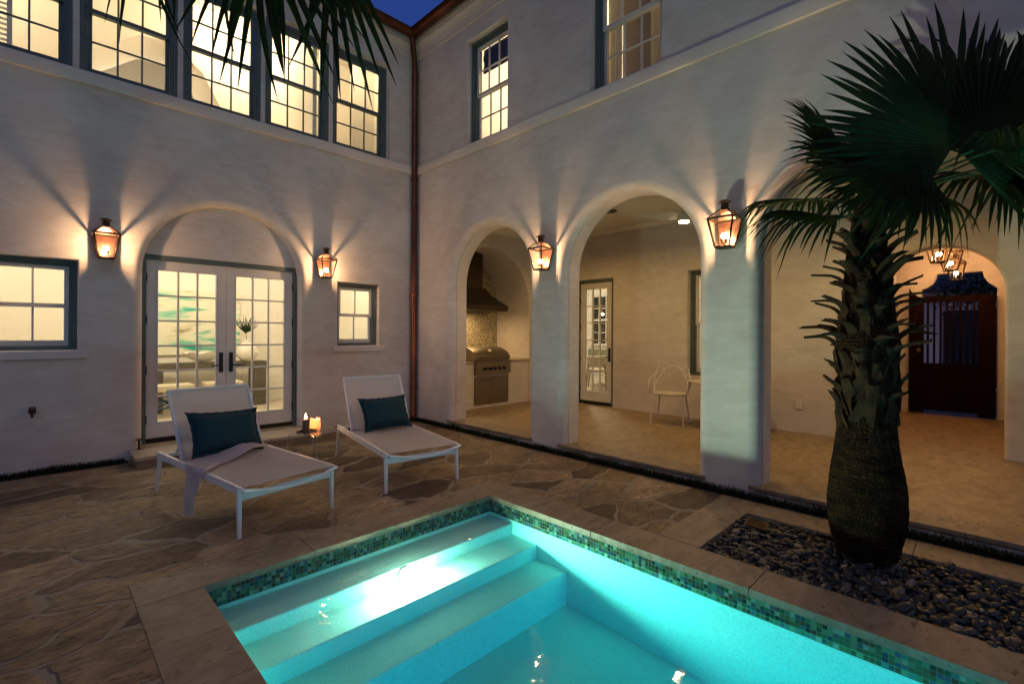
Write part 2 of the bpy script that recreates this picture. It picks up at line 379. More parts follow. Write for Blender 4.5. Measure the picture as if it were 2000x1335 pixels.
M['street'] = noisy("asphalt", (.04, .04, .045), (.06, .06, .065), 8, .9, bump=.004)
M['navy'] = base("navy_blind", (.025, .04, .07), .8)
M['curtain'] = base("sheer_curtain", (.72, .66, .52), .9)
M['greenleaf'] = leaf_mat("house_plant", (.10, .20, .02), (.22, .38, .05), 8, .35)
M['far'] = noisy("far_wall", (.80, .80, .86), (.84, .84, .9), 2, .8)

# ------------------------------------------------------------------ mesh helpers
I3 = lambda u, v, d: (u, v, d)
LW = lambda u, v, d: (u, d, v)            # on the wing along the far side (wall plane y = 0)
RW = lambda u, v, d: (d, u, v)            # on the arcaded wing (wall plane x = 0)

def vbox(bm, a, b, fn=None):
    """box between corners a, b given as (x, y, z), or as (u, v, d) when fn maps them"""
    f = fn or I3
    vs = [bm.verts.new(f(x, y, z)) for x in (a[0], b[0]) for y in (a[1], b[1]) for z in (a[2], b[2])]
    for q in ((0, 1, 3, 2), (4, 6, 7, 5), (0, 4, 5, 1), (2, 3, 7, 6), (0, 2, 6, 4), (1, 5, 7, 3)):
        bm.faces.new([vs[i] for i in q])

def loft(bm, rings, closed=True, cap=True):
    vr = [[bm.verts.new(p) for p in r] for r in rings]
    n = len(vr[0])
    for a, b in zip(vr, vr[1:]):
        for i in range(n if closed else n - 1):
            j = (i + 1) % n
            bm.faces.new((a[i], a[j], b[j], b[i]))
    if cap and closed:
        bm.faces.new(vr[0][::-1]); bm.faces.new(vr[-1])
    return vr

def tube(bm, pts, rad, seg=8, cap=True, flat=1.0):
    """round bar along a polyline; rad is a number or one per point; flat squashes it across"""
    pts = [Vector(p) for p in pts]
    rings = []; up = None
    for i, p in enumerate(pts):
        t = (pts[min(i + 1, len(pts) - 1)] - pts[max(i - 1, 0)]).normalized()
        if up is None:
            up = Vector((0, 0, 1)) if abs(t.z) < .9 else Vector((1, 0, 0))
        s = t.cross(up)
        if s.length < 1e-5: s = t.orthogonal()
        s.normalize(); up = s.cross(t).normalized()
        r = rad[i] if isinstance(rad, (list, tuple)) else rad
        rings.append([p + s * math.cos(a) * r + up * math.sin(a) * r * flat for a in (2 * PI * k / seg for k in range(seg))])
    loft(bm, rings, True, cap)

def bar(bm, p, q, wd, ht, up=(0, 0, 1), w2=None, h2=None):
    """rectangular bar from p to q"""
    p = Vector(p); q = Vector(q); t = (q - p).normalized(); up = Vector(up)
    s = t.cross(up).normalized(); u = s.cross(t)
    rr = []
    for c, a, b in ((p, wd, ht), (q, w2 or wd, h2 or ht)):
        rr.append([c + s * (a / 2 * i) + u * (b / 2 * j) for i, j in ((-1, -1), (1, -1), (1, 1), (-1, 1))])
    loft(bm, rr)

def lathe(bm, prof, c=(0, 0, 0), seg=24, ax=None, jit=None):
    rings = []
    for k, (r, z) in enumerate(prof):
        ring = []
        for i in range(seg):
            a = 2 * PI * i / seg
            rr = max(r, 1e-4) * (1 + (jit(a, z) if jit else 0))
            p = Vector((rr * math.cos(a), rr * math.sin(a), z))
            if ax is not None: p = ax @ p
            ring.append(p + Vector(c))
        rings.append(ring)
    loft(bm, rings)

def sphere(bm, c, r, sx=1, sy=1, sz=1, u=14, v=8):
    bmesh.ops.create_uvsphere(bm, u_segments=u, v_segments=v, radius=r, matrix=Matrix.Translation(c) @ Matrix.Diagonal((sx, sy, sz, 1)))

def finish(name, bm, mat, parent=None, smooth=None, bevel=0, label=None, loc=None, recalc=True, bseg=2):
    if recalc: bmesh.ops.recalc_face_normals(bm, faces=bm.faces)
    if bevel:
        es = [e for e in bm.edges if len(e.link_faces) == 2 and e.calc_face_angle(0) > .6]
        bmesh.ops.bevel(bm, geom=es, offset=bevel, segments=bseg, affect='EDGES', profile=.6, clamp_overlap=True)
    uvl = bm.loops.layers.uv.new("uv")
    for f in bm.faces:
        n = f.normal; k = max(range(3), key=lambda i: abs(n[i]))
        for lp in f.loops:
            c = lp.vert.co
            lp[uvl].uv = (c.y, c.z) if k == 0 else (c.x, c.z) if k == 1 else (c.x, c.y)
    me = bpy.data.meshes.new(name); bm.to_mesh(me); bm.free()
    me.materials.append(mat if not isinstance(mat, str) else M[mat])
    if smooth is not None:
        for p in me.polygons: p.use_smooth = True
        me.set_sharp_from_angle(angle=R(smooth))
    o = bpy.data.objects.new(name, me); col.objects.link(o)
    if parent is not None: o.parent = parent
    if loc is not None: o.location = loc
    if label: o["label"] = label
    return o

def tag(o, label, cat, group=None):
    o["label"] = label; o["category"] = cat
    if group: o["group"] = group
    return o
def thing(name, label, cat, loc=(0, 0, 0), rz=0, group=None):
    o = bpy.data.objects.new(name, None); col.objects.link(o)
    o.location = loc; o.rotation_euler = (0, 0, rz); o.empty_display_size = .1
    return tag(o, label, cat, group)
def setting(o, kind="structure"):
    o["kind"] = kind; return o
def dup(root, loc, rz=None, label=None, keep_lights=True):
    def cp(o, par):
        c = o.copy(); col.objects.link(c); c.parent = par
        for ch in [x for x in bpy.data.objects if x.parent == o]: cp(ch, c)
        return c
    c = cp(root, None); c.location = loc
    if rz is not None: c.rotation_euler.z = rz
    if label: c["label"] = label
    return c
def light(kind, name, loc, energy, c, parent=None, size=.05, rot=None, spot=None, blend=.5):
    d = bpy.data.lights.new(name, kind); d.energy = energy; d.color = c
    if kind == 'AREA': d.shape = 'DISK'; d.size = size
    else: d.shadow_soft_size = size
    if spot: d.spot_size = R(spot); d.spot_blend = blend
    o = bpy.data.objects.new(name, d); col.objects.link(o); o.location = loc
    if rot is not None: o.rotation_euler = rot
    if parent is not None: o.parent = parent
    return o
NB = bmesh.new

# contours for openings: function of an outward offset -> list of (u, v)
def rect_c(u0, u1, v0, v1, keep_bottom=False):
    return lambda o: [(u0 - o, v0 - (0 if keep_bottom else o)), (u0 - o, v1 + o), (u1 + o, v1 + o), (u1 + o, v0 - (0 if keep_bottom else o))]
def arch_c(cx, r, spring, bottom, seg=40):
    def f(o):
        rr = r + o
        return [(cx - rr, bottom)] + [(cx - rr * math.cos(PI * k / seg), spring + rr * math.sin(PI * k / seg)) for k in range(seg + 1)] + [(cx + rr, bottom)]
    return f
FIL = [(.09, 0), (.0746, .0012), (.0556, .0069), (.0401, .0157), (.0264, .0264), (.0157, .0401), (.0069, .0556), (.0018, .0720), (0, .09), (0, .104), (-.012, .106)]
SOFT = [(.014, 0), (.008, .0015), (.0015, .008), (0, .014)]
def wall(bm, fn, outer, holes, d0=0.0, d1=.3, back=True):
    """outer: list of (u, v); holes: [(contour, profile)] with profile [(offset, depth)...] measured from d0"""
    polys = [[Vector((u, v, 0)) for u, v in outer]]
    for c, pr in holes: polys.append([Vector((u, v, 0)) for u, v in c(pr[0][0])])
    def face(ps, d):
        flat = [p for q in ps for p in q]
        vs = [bm.verts.new(fn(p.x, p.y, d)) for p in flat]
        for t in tessellate_polygon(ps):
            try: bm.faces.new([vs[i] for i in t])
            except ValueError: pass
    face(polys, d0)
    if back:
        face([polys[0]] + [[Vector((u, v, 0)) for u, v in c(pr[-1][0])] for c, pr in holes], d1)
    for c, pr in holes:
        pr = list(pr) + ([(pr[-1][0], d1 - d0)] if pr[-1][1] < d1 - d0 else [])
        rings = [[fn(u, v, d0 + d) for u, v in c(o)] for o, d in pr]
        loft(bm, rings, True, False)

# ------------------------------------------------------------------ the two wings
ZF = .11      # porch floor
ZL0, ZL1 = 4.105, 4.245
EAVE = 6.32
wingA = thing("house_wing", "stucco house wing with arched double glass doors below a row of lit windows", "house wing", (-3, 0, 0))
wingB = thing("house_wing", "off-white stucco house wing with the tall open arches, behind the palm", "house wing", (0, -4, 0))
def LWa(u, v, d): return (u + 3, d, v)
def RWb(u, v, d): return (d, u + 4, v)

NC, NR, NS = -2.783, .8825, 2.16          # door niche arch
G0, G1 = 4.247, 5.76
UPW = [(-1.425, -.53), (-2.36, -1.485), (-3.285, -2.415), (-4.215, -3.34), (-5.14, -4.27)]
bm = NB()
wall(bm, LWa, [(-9, -.1), (-.0, -.1), (-.0, EAVE), (-9, EAVE)],
     [(arch_c(NC, NR, NS, .1), FIL[:-1] + [(0, .12)]),
      (rect_c(-4.90, -4.22, 1.26, 2.215), SOFT), (rect_c(-1.352, -.672, 1.26, 2.215), SOFT),
      (rect_c(-5.2, -.50, G0, G1), [(.006, 0), (0, .006), (0, .04)])], 0, .12, back=False)
wall(bm, LWa, [(-4.0, 0), (-1.5, 0), (-1.5, 3.3), (-4.0, 3.3)], [(rect_c(-3.672, -1.895, .1, 2.372), [(0, 0)])], .1201, .3)
wall(bm, LWa, [(-5.4, G0 - .1), (-.3, G0 - .1), (-.3, G1 + .2), (-5.4, G1 + .2)], [(rect_c(a, b, G0, G1 - .03), [(.004, 0), (0, .004)]) for a, b in UPW], .0401, .3)
wall(bm, LWa, [(-5.1, 1.1), (-4.05, 1.1), (-4.05, 2.4), (-5.1, 2.4)], [(rect_c(-4.90, -4.22, 1.26, 2.215), [(0, 0)])], .1203, .3)
wall(bm, LWa, [(-1.5, 1.1), (-.4, 1.1), (-.4, 2.4), (-1.5, 2.4)], [(rect_c(-1.352, -.672, 1.26, 2.215), [(0, 0)])], .1203, .3)
finish("wall", bm, 'stucco', wingA, 35, recalc=False)

ARCH = [(-2.625, -.985), (-4.87, -3.205), (-7.09, -5.42), (-9.31, -7.64)]
bm = NB()
W1 = (-2.205, -1.345); W2 = (-4.47, -3.585)
wall(bm, RWb, [(-10, -.1), (.0, -.1), (.0, EAVE), (-10, EAVE)],
     [(arch_c((a + b) / 2, (b - a) / 2, 2.2, .06), FIL) for a, b in ARCH] +
     [(rect_c(W1[0], W1[1], G0, 5.80), SOFT), (rect_c(W2[0], W2[1], G0, 5.80), SOFT), (rect_c(-6.75, -5.86, G0, 5.80), SOFT), (rect_c(-9.0, -8.1, G0, 5.80), SOFT)], 0, .30)
finish("wall", bm, 'stucco', wingB, 35, recalc=False)

def extrude_profile(bm, prof, fn, u0, u1, ends=True):
    """prof: (d, v) outline in order, swept along u with a mitre when u0/u1 are functions of d"""
    f0 = u0 if callable(u0) else (lambda d: u0); f1 = u1 if callable(u1) else (lambda d: u1)
    loft(bm, [[fn(f0(d), v, d) for d, v in prof], [fn(f1(d), v, d) for d, v in prof]], True, ends)

ledge = [(.01, ZL0), (-.034, ZL0), (-.036, ZL0 + .004), (-.036, ZL1 - .012), (-.030, ZL1 - .002), (.01, ZL1 + .004)]
cornice = [(.01, 6.03), (-.022, 6.03), (-.026, 6.034), (-.026, 6.085), (-.034, 6.09), (-.034, 6.115), (-.040, 6.135), (-.055, 6.165), (-.080, 6.195), (-.110, 6.21), (-.110, 6.245), (-.12, 6.25), (-.12, 6.315), (.01, 6.315)]
bm = NB(); extrude_profile(bm, ledge, LWa, -9, lambda d: d); finish("belt_course", bm, 'trim', wingA, 30)
bm = NB(); extrude_profile(bm, ledge, RWb, -10, lambda d: d); finish("belt_course", bm, 'trim', wingB, 30)
bm = NB(); extrude_profile(bm, cornice, LWa, -9, lambda d: d); finish("cornice", bm, 'trim', wingA, 30)
bm = NB(); extrude_profile(bm, cornice, RWb, -10, lambda d: d); finish("cornice", bm, 'trim', wingB, 30)
# half-round copper gutters, roof slopes
def gutter_prof(c=(-.205, 6.345), r=.085):
    pts = [(c[0] + r * math.cos(PI + PI * k / 12), c[1] + r * math.sin(PI + PI * k / 12)) for k in range(13)]
    inn = [(c[0] + (r - .008) * math.cos(2 * PI - PI * k / 12), c[1] + (r - .008) * math.sin(2 * PI - PI * k / 12)) for k in range(13)]
    return [(c[0] - r - .012, c[1] + .012), (c[0] - r - .012, c[1])] + pts[1:] + inn
for fn, par, far in ((LWa, wingA, -9), (RWb, wingB, -10)):
    bm = NB(); extrude_profile(bm, gutter_prof(), fn, far, lambda d: d)
    g = finish("gutter", bm, 'copper', par, 40)
    u = -.45
    while u > far:
        bm = NB(); loft(bm, [[fn(u + e, v, d) for e in (-.012, .012)] + [fn(u + e, v + .006, d) for e in (.012, -.012)] for d, v in ((-.10, 6.372), (-.18, 6.376), (-.292, 6.360))])
        finish("bracket", bm, 'copper', g); u -= .8
    bm = NB()
    extrude_profile(bm, [(-.16, 6.39), (-.16, 6.365), (0, 6.365), (4.0, 8.2), (4.0, 8.25)], fn, far, lambda d: d if d < 0 else (d if fn is LWa else d))
    finish("roof", bm, 'roof', par)

# downpipe at the inside corner
dp = thing("downpipe", "round dark copper downpipe running the full height of the inside corner", "downpipe", (-.075, -.075, 0))
bm = NB()
prof_pts = [(-.13, -.13, 6.30), (-.13, -.13, 6.20), (-.10, -.10, 6.10), (-.03, -.03, 5.96), (-.005, -.005, 5.88), (0, 0, 5.78), (0, 0, .12), (-.02, -.02, .06), (-.07, -.07, .03)]
tube(bm, prof_pts, .047, 16); finish("pipe", bm, 'copper', dp, 50)
for z in (5.72, 4.02, 2.1, .55):
    bm = NB(); lathe(bm, [(.049, z - .03), (.055, z - .025), (.055, z + .025), (.049, z + .03)], seg=20)
    finish("collar", bm, 'copper', dp, 40)

# ------------------------------------------------------------------ windows and doors
def muntins(bm, fn, u0, u1, v0, v1, cols, rows, d0, d1, t=.018):
    for i in range(1, cols):
        c = u0 + (u1 - u0) * i / cols; vbox(bm, (c - t / 2, v0, d0), (c + t / 2, v1, d1), fn)
    for j in range(1, rows):
        c = v0 + (v1 - v0) * j / rows; vbox(bm, (u0, c - t / 2, d0 + .002), (u1, c + t / 2, d1 - .002), fn)
def ring_box(bm, fn, u0, u1, v0, v1, t, d0, d1, tb=None, tt=None):
    tb = tb or t; tt = tt or t
    vbox(bm, (u0, v0, d0), (u0 + t, v1, d1), fn); vbox(bm, (u1 - t, v0, d0), (u1, v1, d1), fn)
    vbox(bm, (u0 + t, v0, d0), (u1 - t, v0 + tb, d1), fn); vbox(bm, (u0 + t, v1 - tt, d0), (u1 - t, v1, d1), fn)
def window(par, fn, u0, u1, v0, v1, d, cols, rows, smat='white', fw=.07, ss=.038, split=.5):
    bm = NB()
    ring_box(bm, fn, u0 + .001, u1 - .001, v0 + .001, v1 - .001, fw * .45, d - .02, d + .12)
    ring_box(bm, fn, u0 + fw * .45, u1 - fw * .45, v0 + fw * .3, v1 - fw * .45, fw * .3, d + .002, d + .118)
    ring_box(bm, fn, u0 + fw * .75, u1 - fw * .75, v0 + fw * .45, v1 - fw * .75, fw * .25, d + .022, d + .116, tb=fw * .2)
    f = finish("window", bm, 'blue', par, bevel=.002, bseg=1)
    a, b = u0 + fw, u1 - fw; lo, hi = v0 + fw * .65, v1 - fw; m = lo + (hi - lo) * split
    for (x0, x1, z0, z1, dd, tb) in ((a, b, m - .02, hi, d + .03, .045), (a, b, lo, m + .02, d + .066, .06)):
        bm = NB(); ring_box(bm, fn, x0, x1, z0, z1, ss, dd, dd + .034, tb=tb)
        muntins(bm, fn, x0 + ss, x1 - ss, z0 + tb, z1 - ss, cols, rows, dd + .006, dd + .030)
        finish("sash", bm, smat, f, bevel=.0015, bseg=1)
        bm = NB(); vbox(bm, (x0 + ss, z0 + tb, dd + .016), (x1 - ss, z1 - ss, dd + .019), fn)
        finish("pane", bm, 'glass', f)
    return f
M['sash_blue'] = M['blue']
for a, b in UPW:
    window(wingA, LWa, a, b, G0, G1 - .03, .075, 3, 2, 'blue')
for a, b in ((-4.90, -4.22), (-1.352, -.672)):
    window(wingA, LWa, a, b, 1.26, 2.215, .10, 2, 1, 'white', .065)
    bm = NB(); vbox(bm, (a - .09 if a < -2 else a - .08, 1.172, -.032), (b + .075, 1.254, .10), LWa)
    finish("sill", bm, 'trim', wingA, bevel=.004)
wr = [window(wingB, RWb, a, b, G0, 5.80, .11, 3, 2, 'trim', .075) for a, b in (W1, W2, (-6.75, -5.86))]

def french(par, fn, u0, u1, v0, v1, d, leaves, name="double_door", hinge=None, cols=3, fmat='blue', top=.06):
    """frame plus glazed leaves; each leaf 3 x 6 panes, lever handles at the meeting side"""
    fw = .05
    bm = NB()
    vbox(bm, (u0 + .001, v0, d - .035), (u0 + fw, v1 - .001, d + .11), fn); vbox(bm, (u1 - fw, v0, d - .035), (u1 - .001, v1 - .001, d + .11), fn)
    vbox(bm, (u0 + fw, v1 - top, d - .035), (u1 - fw, v1 - .001, d + .11), fn)
    vbox(bm, (u0 + .002, v0, d - .042), (u0 + .018, v1 - .018, d - .034), fn); vbox(bm, (u1 - .018, v0, d - .042), (u1 - .002, v1 - .018, d - .034), fn)
    vbox(bm, (u0 + .002, v1 - .018, d - .042), (u1 - .002, v1 - .002, d - .034), fn)
    f = finish("door_frame", bm, fmat, par, bevel=.002, bseg=1)
    bm = NB(); vbox(bm, (u0 + fw, v0 + .001, d - .01), (u1 - fw, v0 + .055, d + .05), fn); finish("threshold", bm, 'black', f)
    n = leaves; W = (u1 - u0 - 2 * fw - .006) / n
    for i in range(n):
        a = u0 + fw + .003 + i * W + .002; b = a + W - .004; z0 = v0 + .062; z1 = v1 - top - .005
        bm = NB(); st = .115
        ring_box(bm, fn, a, b, z0, z1, st, d, d + .044, tb=.185, tt=.115)
        # raised lip round the glass
        ring_box(bm, fn, a + st - .014, b - st + .014, z0 + .185 - .014, z1 - .115 + .014, .013, d - .005, d + .01)
        muntins(bm, fn, a + st, b - st, z0 + .185, z1 - .115, cols, 6, d + .002, d + .038, .02)
        leaf = finish("door_leaf", bm, 'white', par, bevel=.0015, bseg=1)
        bm = NB(); vbox(bm, (a + st, z0 + .185, d + .018), (b - st, z1 - .115, d + .021), fn); finish("pane", bm, 'glass', leaf)
        side = (hinge[i] if hinge else (1 if i == 0 else -1))   # +1: handle on the u1 side
        hu = b - .055 if side > 0 else a + .055
        bm = NB(); vbox(bm, (hu - .022, .94, d - .012), (hu + .022, 1.195, d + .001), fn)
        sgn = -side
        pts = [fn(hu, 1.03, d - .01), fn(hu, 1.03, d - .05), fn(hu + sgn * .02, 1.03, d - .058), fn(hu + sgn * .12, 1.03, d - .056)]
        tube(bm, pts, .009, 10)
        finish("handle", bm, 'black', leaf, 40)
        he = a if side > 0 else b
        for hz in (.42, 1.0, 1.6, 2.1):
            bm = NB(); tube(bm, [fn(he, hz - .05, d - .006), fn(he, hz + .05, d - .006)], .009, 8)
            finish("hinge", bm, 'black', leaf)
    return f
french(wingA, LWa, -3.672, -1.895, .135, 2.372, .155, 2)

# ------------------------------------------------------------------ porch shell, back wall, kitchen niche, passage
XB = 3.0
PC = 3.40
BD = (-1.955, -1.12)      # back door
BW = (-4.52, -3.376)       # back window
bm = NB()
def BWm(u, v, d): return (XB + d, u + 4, v)
wall(bm, BWm, [(-10, .0), (.4, .0), (.4, PC + .1), (-10, PC + .1)],
     [(rect_c(BD[0], BD[1], .06, 2.50), SOFT), (rect_c(BW[0], BW[1], .80, 2.50), SOFT),
      (arch_c(-6.44, .55, 1.97, .06), [(.025, 0), (.012, .003), (.003, .012), (0, .025)])], 0, .25)
finish("porch_wall", bm, 'stucco', wingB, 35, recalc=False)
bm = NB()
def EWm(u, v, d): return (u, -.36 + 4 + d, v)
wall(bm, EWm, [(.295, 0), (3.0, 0), (3.0, PC + .1), (.295, PC + .1)], [(arch_c(1.435, 1.015, 2.03, .06), SOFT)], 0, .945, back=False)
finish("niche_wall", bm, 'stucco', wingB, 35, recalc=False)
bm = NB()
vbox(bm, (.2, .583 + 4, 0), (2.7, .66 + 4, 3.3)); finish("mosaic_back", bm, 'ktile', wingB)
bm = NB()
vbox(bm, (.299, -10 + 4, PC), (3.0, -.30 + 4, PC + .12)); finish("porch_ceiling", bm, 'ceilp', wingB)
cr = [(0, PC - .075), (-.012, PC - .075), (-.018, PC - .06), (-.03, PC - .045), (-.05, PC - .02), (-.055, PC - .001), (0, PC - .001)]
bm = NB(); extrude_profile(bm, cr, BWm, -10, -.36)
extrude_profile(bm, cr, EWm, .3, 2.99)
finish("crown_moulding", bm, 'ceilp', wingB)
# porch floor slab, with a nosing slab in each opening
bm = NB(); vbox(bm, (.02, -10, -.1), (XB + .02, -.30, ZF - .004))
vbox(bm, (XB + .02, -7.2, -.1), (6.9, -5.7, ZF - .004))
setting(finish("porch_floor", bm, 'porchfloor'))
bm = NB()
vbox(bm, (.035, -10, .0), (.3, -.3, ZF - .035))
for a, b in ARCH[:3]:
    vbox(bm, (-.012, a - .08, ZF - .033), (.30, b + .08, ZF))
setting(finish("porch_kerb", bm, 'coping', bevel=.004))

def room(par, x0, x1, y0, y1, z0, z1, open_side, name="room"):
    """walls, floor and ceiling seen through the glass; open towards the facade"""
    off = par.location
    bm = NB(); t = .06
    bx = lambda a, b: vbox(bm, (a[0] - off.x, a[1] - off.y, a[2]), (b[0] - off.x, b[1] - off.y, b[2]))
    if open_side != 'y0': bx((x0, y0 - t, z0), (x1, y0, z1))
    if open_side != 'y1': bx((x0, y1, z0), (x1, y1 + t, z1))
    if open_side != 'x0': bx((x0 - t, y0, z0), (x0, y1, z1))
    bx((x1, y0, z0), (x1 + t, y1, z1)) if open_side != 'x1' else None
    o = finish(name, bm, 'room', par)
    bm = NB(); bx((x0, y0, z1 + .002), (x1, y1, z1 + .06)); finish("room_ceiling", bm, 'ceilp', par)
    bm = NB(); bx((x0, y0, z0 - .06), (x1, y1, z0 - .002)); finish("room_floor", bm, 'roomfloor', par)
    return o
WARM = (1.0, .80, .52)
WARM2 = (1.0, .86, .62)
room(wingA, -6.2, -.06, .301, 3.1, .135, 3.3, 'y0')
room(wingA, -8.2, -.06, .301, 4.2, 4.0, 6.75, 'y0')
room(wingB, .301, 3.6, -8.0, -.32, 3.95, 6.75, 'x0')
room(wingB, XB + .251, 7.6, -5.3, 3.2, ZF + .02, 3.2, 'x0')
light('POINT', "ceiling_and_fill_light", (-2.9, 1.4, 2.9), 78, WARM2, size=.25)
light('POINT', "ceiling_and_fill_light", (-4.9, 1.5, 2.8), 52, WARM2, size=.25)
light('POINT', "ceiling_and_fill_light", (-.9, 1.5, 2.8), 40, WARM2, size=.25)
light('POINT', "ceiling_and_fill_light", (-2.2, 1.5, 6.3), 95, WARM, size=.25)
light('POINT', "ceiling_and_fill_light", (-.9, 1.0, 6.2), 42, WARM, size=.2)  # extra light added to brighten the end room the partition shuts off
light('POINT', "ceiling_and_fill_light", (-5.6, 1.5, 6.3), 95, WARM, size=.25)
light('POINT', "ceiling_and_fill_light", (1.9, -1.7, 6.1), 110, WARM2, size=.25)
light('POINT', "ceiling_and_fill_light", (2.6, -4.6, 6.0), 60, WARM, size=.25)
light('POINT', "ceiling_and_fill_light", (5.2, .6, 2.8), 150, WARM2, size=.2)

# upstairs: pitched vault opening with a bright recess behind the windows
bm = NB()
og = lambda o: [(-4.72 - o, 4.05), (-4.62 - o, 4.85), (-4.2 - o, 5.16), (-3.80 - o * .5, 5.45 + o * .6), (-3.42 - o * .2, 5.78 + o * .8), (-3.05, 5.80 + o), (-2.72 + o * .5, 5.58 + o * .5), (-2.56 + o, 5.20), (-2.3 + o, 4.75), (-1.95 + o, 4.3), (-1.80 + o, 4.05)]
def UPm(u, v, d): return (u + 3, 2.2 + d, v)
wall(bm, UPm, [(-8.1, 4.01), (-.1, 4.01), (-.1, 6.74), (-8.1, 6.74)], [(og, [(.18, 0), (0, .22)])], 0, .5, back=False)
finish("vault_wall", bm, 'room', wingA, 40)
light('POINT', "ceiling_and_fill_light", (-3.35, 3.3, 4.9), 34, WARM2, size=.2)
bm = NB(); vbox(bm, (-1.62 + 3, .302, 4.005), (-1.56 + 3, 2.1, 6.74)); vbox(bm, (-.50 + 3, 1.3, 4.005), (-.06 + 3, 1.38, 6.74)); finish("partition", bm, 'room', wingA)
vn_ = NB(); ring_box(vn_, lambda u, v, d: (u, v, 6.745 - d), -2.15, -1.75, .95, 1.2, .02, 0, .012)
for k in range(9): vbox(vn_, (-2.13, .972 + k * .024, 6.73), (-1.77, .984 + k * .024, 6.742))
tag(finish("ceiling_vent", vn_, 'steel'), "grey slatted air vent in the ceiling behind the fourth upper window", "vent")
# louvred shutter behind the leftmost upper window
sh = NB()
ring_box(sh, LWa, -5.06, -4.72, 4.3, 5.65, .04, .30, .325)
for k in range(24):
    z = 4.35 + k * .053
    bar(sh, LWa(-5.02, z, .3125), LWa(-4.76, z, .3125), .045, .006, up=(0, -.75, .66))
tag(finish("shutter", sh, 'white', None, loc=(-3, 0, 0)), "white louvred shutter inside the leftmost upper window", "shutter")

# ------------------------------------------------------------------ patio, pool
PX0, PX1, PY1, PY0 = -3.843, -1.63, -3.688, -9.2
WL = -.12
CW = .31
BX0, BX1, BY1 = -1.315, -.405, -5.468
bm = NB()
g = []
# one sheet with two holes (pool, pebble bed), reaching far beyond the frame
outer = [Vector(p) for p in ((-16, -14, 0), (.0, -14, 0), (.0, -.0, 0), (-16, 0, 0))]
h1 = [Vector(p) for p in ((PX0 - CW, PY0 - CW, 0), (PX0 - CW, PY1 + CW, 0), (PX1 + CW - .004, PY1 + CW, 0), (PX1 + CW - .004, PY0 - CW, 0))]
h2 = [Vector(p) for p in ((BX0 + .004, -10, 0), (BX0 + .004, BY1 + CW, 0), (BX1 + .32, BY1 + CW, 0), (BX1 + .32, -10, 0))]
vs = [bm.verts.new(p) for q in (outer, h1, h2) for p in q]
for t in tessellate_polygon([outer, h1, h2]):
    bm.faces.new([vs[i] for i in t])
setting(finish("patio", bm, 'flag'))
bm = NB(); vbox(bm, (-60, -60, -1.6), (60, 60, -1.5)); setting(finish("ground", bm, 'soil'))
# coping slabs round the pool and the bed
bm = NB()
random.seed(3)
def slabs(x0, x1, y0, y1, along, n, top=.003, over=0):
    for i in range(n):
        if along == 'x':
            a = x0 + (x1 - x0) * i / n; b = x0 + (x1 - x0) * (i + 1) / n
            vbox(bm, (a + .0015, y0 + .0015, top - .045), (b - .0015, y1 - .0015, top + random.uniform(-.0012, .0012)))
        else:
            a = y0 + (y1 - y0) * i / n; b = y0 + (y1 - y0) * (i + 1) / n
            vbox(bm, (x0 + .0015, a + .0015, top - .045), (x1 - .0015, b - .0015, top + random.uniform(-.0012, .0012)))
slabs(PX0 - CW, PX1 + CW, PY1, PY1 + CW, 'x', 3)
slabs(PX0 - CW, PX0, PY0, PY1, 'y', 6)
slabs(PX1, PX1 + CW, PY0, PY1, 'y', 5)
slabs(PX0 - CW, PX1 + CW, PY0 - CW, PY0, 'x', 3)
slabs(BX0 + .0, BX1 + .32, BY1, BY1 + CW, 'x', 2)
slabs(BX1, BX1 + .32, BY1 - 5.2, BY1, 'y', 5)
setting(finish("pool_coping", bm, 'coping', bevel=.005))
# pool shell
bm = NB()
ov = .018
vbox(bm, (PX0 - ov - .1, PY1 + ov, -.152), (PX1 + ov + .1, PY1 + ov + .05, -.0425))
vbox(bm, (PX0 - ov - .05, PY0 - ov, -.152), (PX0 - ov, PY1 + ov - .001, -.0425))
vbox(bm, (PX1 + ov, PY0 - ov, -.152), (PX1 + ov + .05, PY1 + ov - .001, -.0425))
vbox(bm, (PX0 - ov - .1, PY0 - ov - .05, -.152), (PX1 + ov + .1, PY0 - ov - .001, -.0425))
setting(finish("pool_waterline_tile", bm, 'ptile', recalc=True))
bm = NB()
X0, X1, Y1, Y0 = PX0 - ov + .001, PX1 + ov - .001, PY1 + ov - .001, PY0 - ov + .001
ZB = -.80
vbox(bm, (X0 - .2, Y1, ZB - .1), (X1 + .2, Y1 + .2, -.153)); vbox(bm, (X0 - .2, Y0 - .2, ZB - .1), (X1 + .2, Y0, -.153))
vbox(bm, (X0 - .2, Y0, ZB - .1), (X0, Y1, -.153)); vbox(bm, (X1, Y0, ZB - .1), (X1 + .2, Y1, -.153))
# floor (sloping away)
loft(bm, [[(X0, Y1, -.60), (X0, Y1, -1.5), (X0, Y0, -1.5), (X0, Y0, ZB)], [(X1, Y1, -.60), (X1, Y1, -1.5), (X1, Y0, -1.5), (X1, Y0, ZB)]])
setting(finish("pool_shell", bm, 'plaster'))
bm = NB()
LXc, LZc = -2.70, -.226
def step(y, z, zb, niche=False):
    """tread from the far wall to y with a rounded nose; riser below"""
    r = .012
    prof = [(Y1 + .02, z)] + [(y + r - r * math.sin(a), z - r + r * math.cos(a)) for a in (PI / 2 * k / 6 for k in range(7))] + [(y, zb), (Y1 + .02, zb)]
    loft(bm, [[(X0 - .0, p[0], p[1]) for p in prof], [(X1 + .0, p[0], p[1]) for p in prof]])
step(-3.96, -.177, -1.4)
step(-4.245, -.272, -1.4)
step(-4.551, -.384, -1.4)
setting(finish("pool_steps", bm, 'plaster', smooth=40))
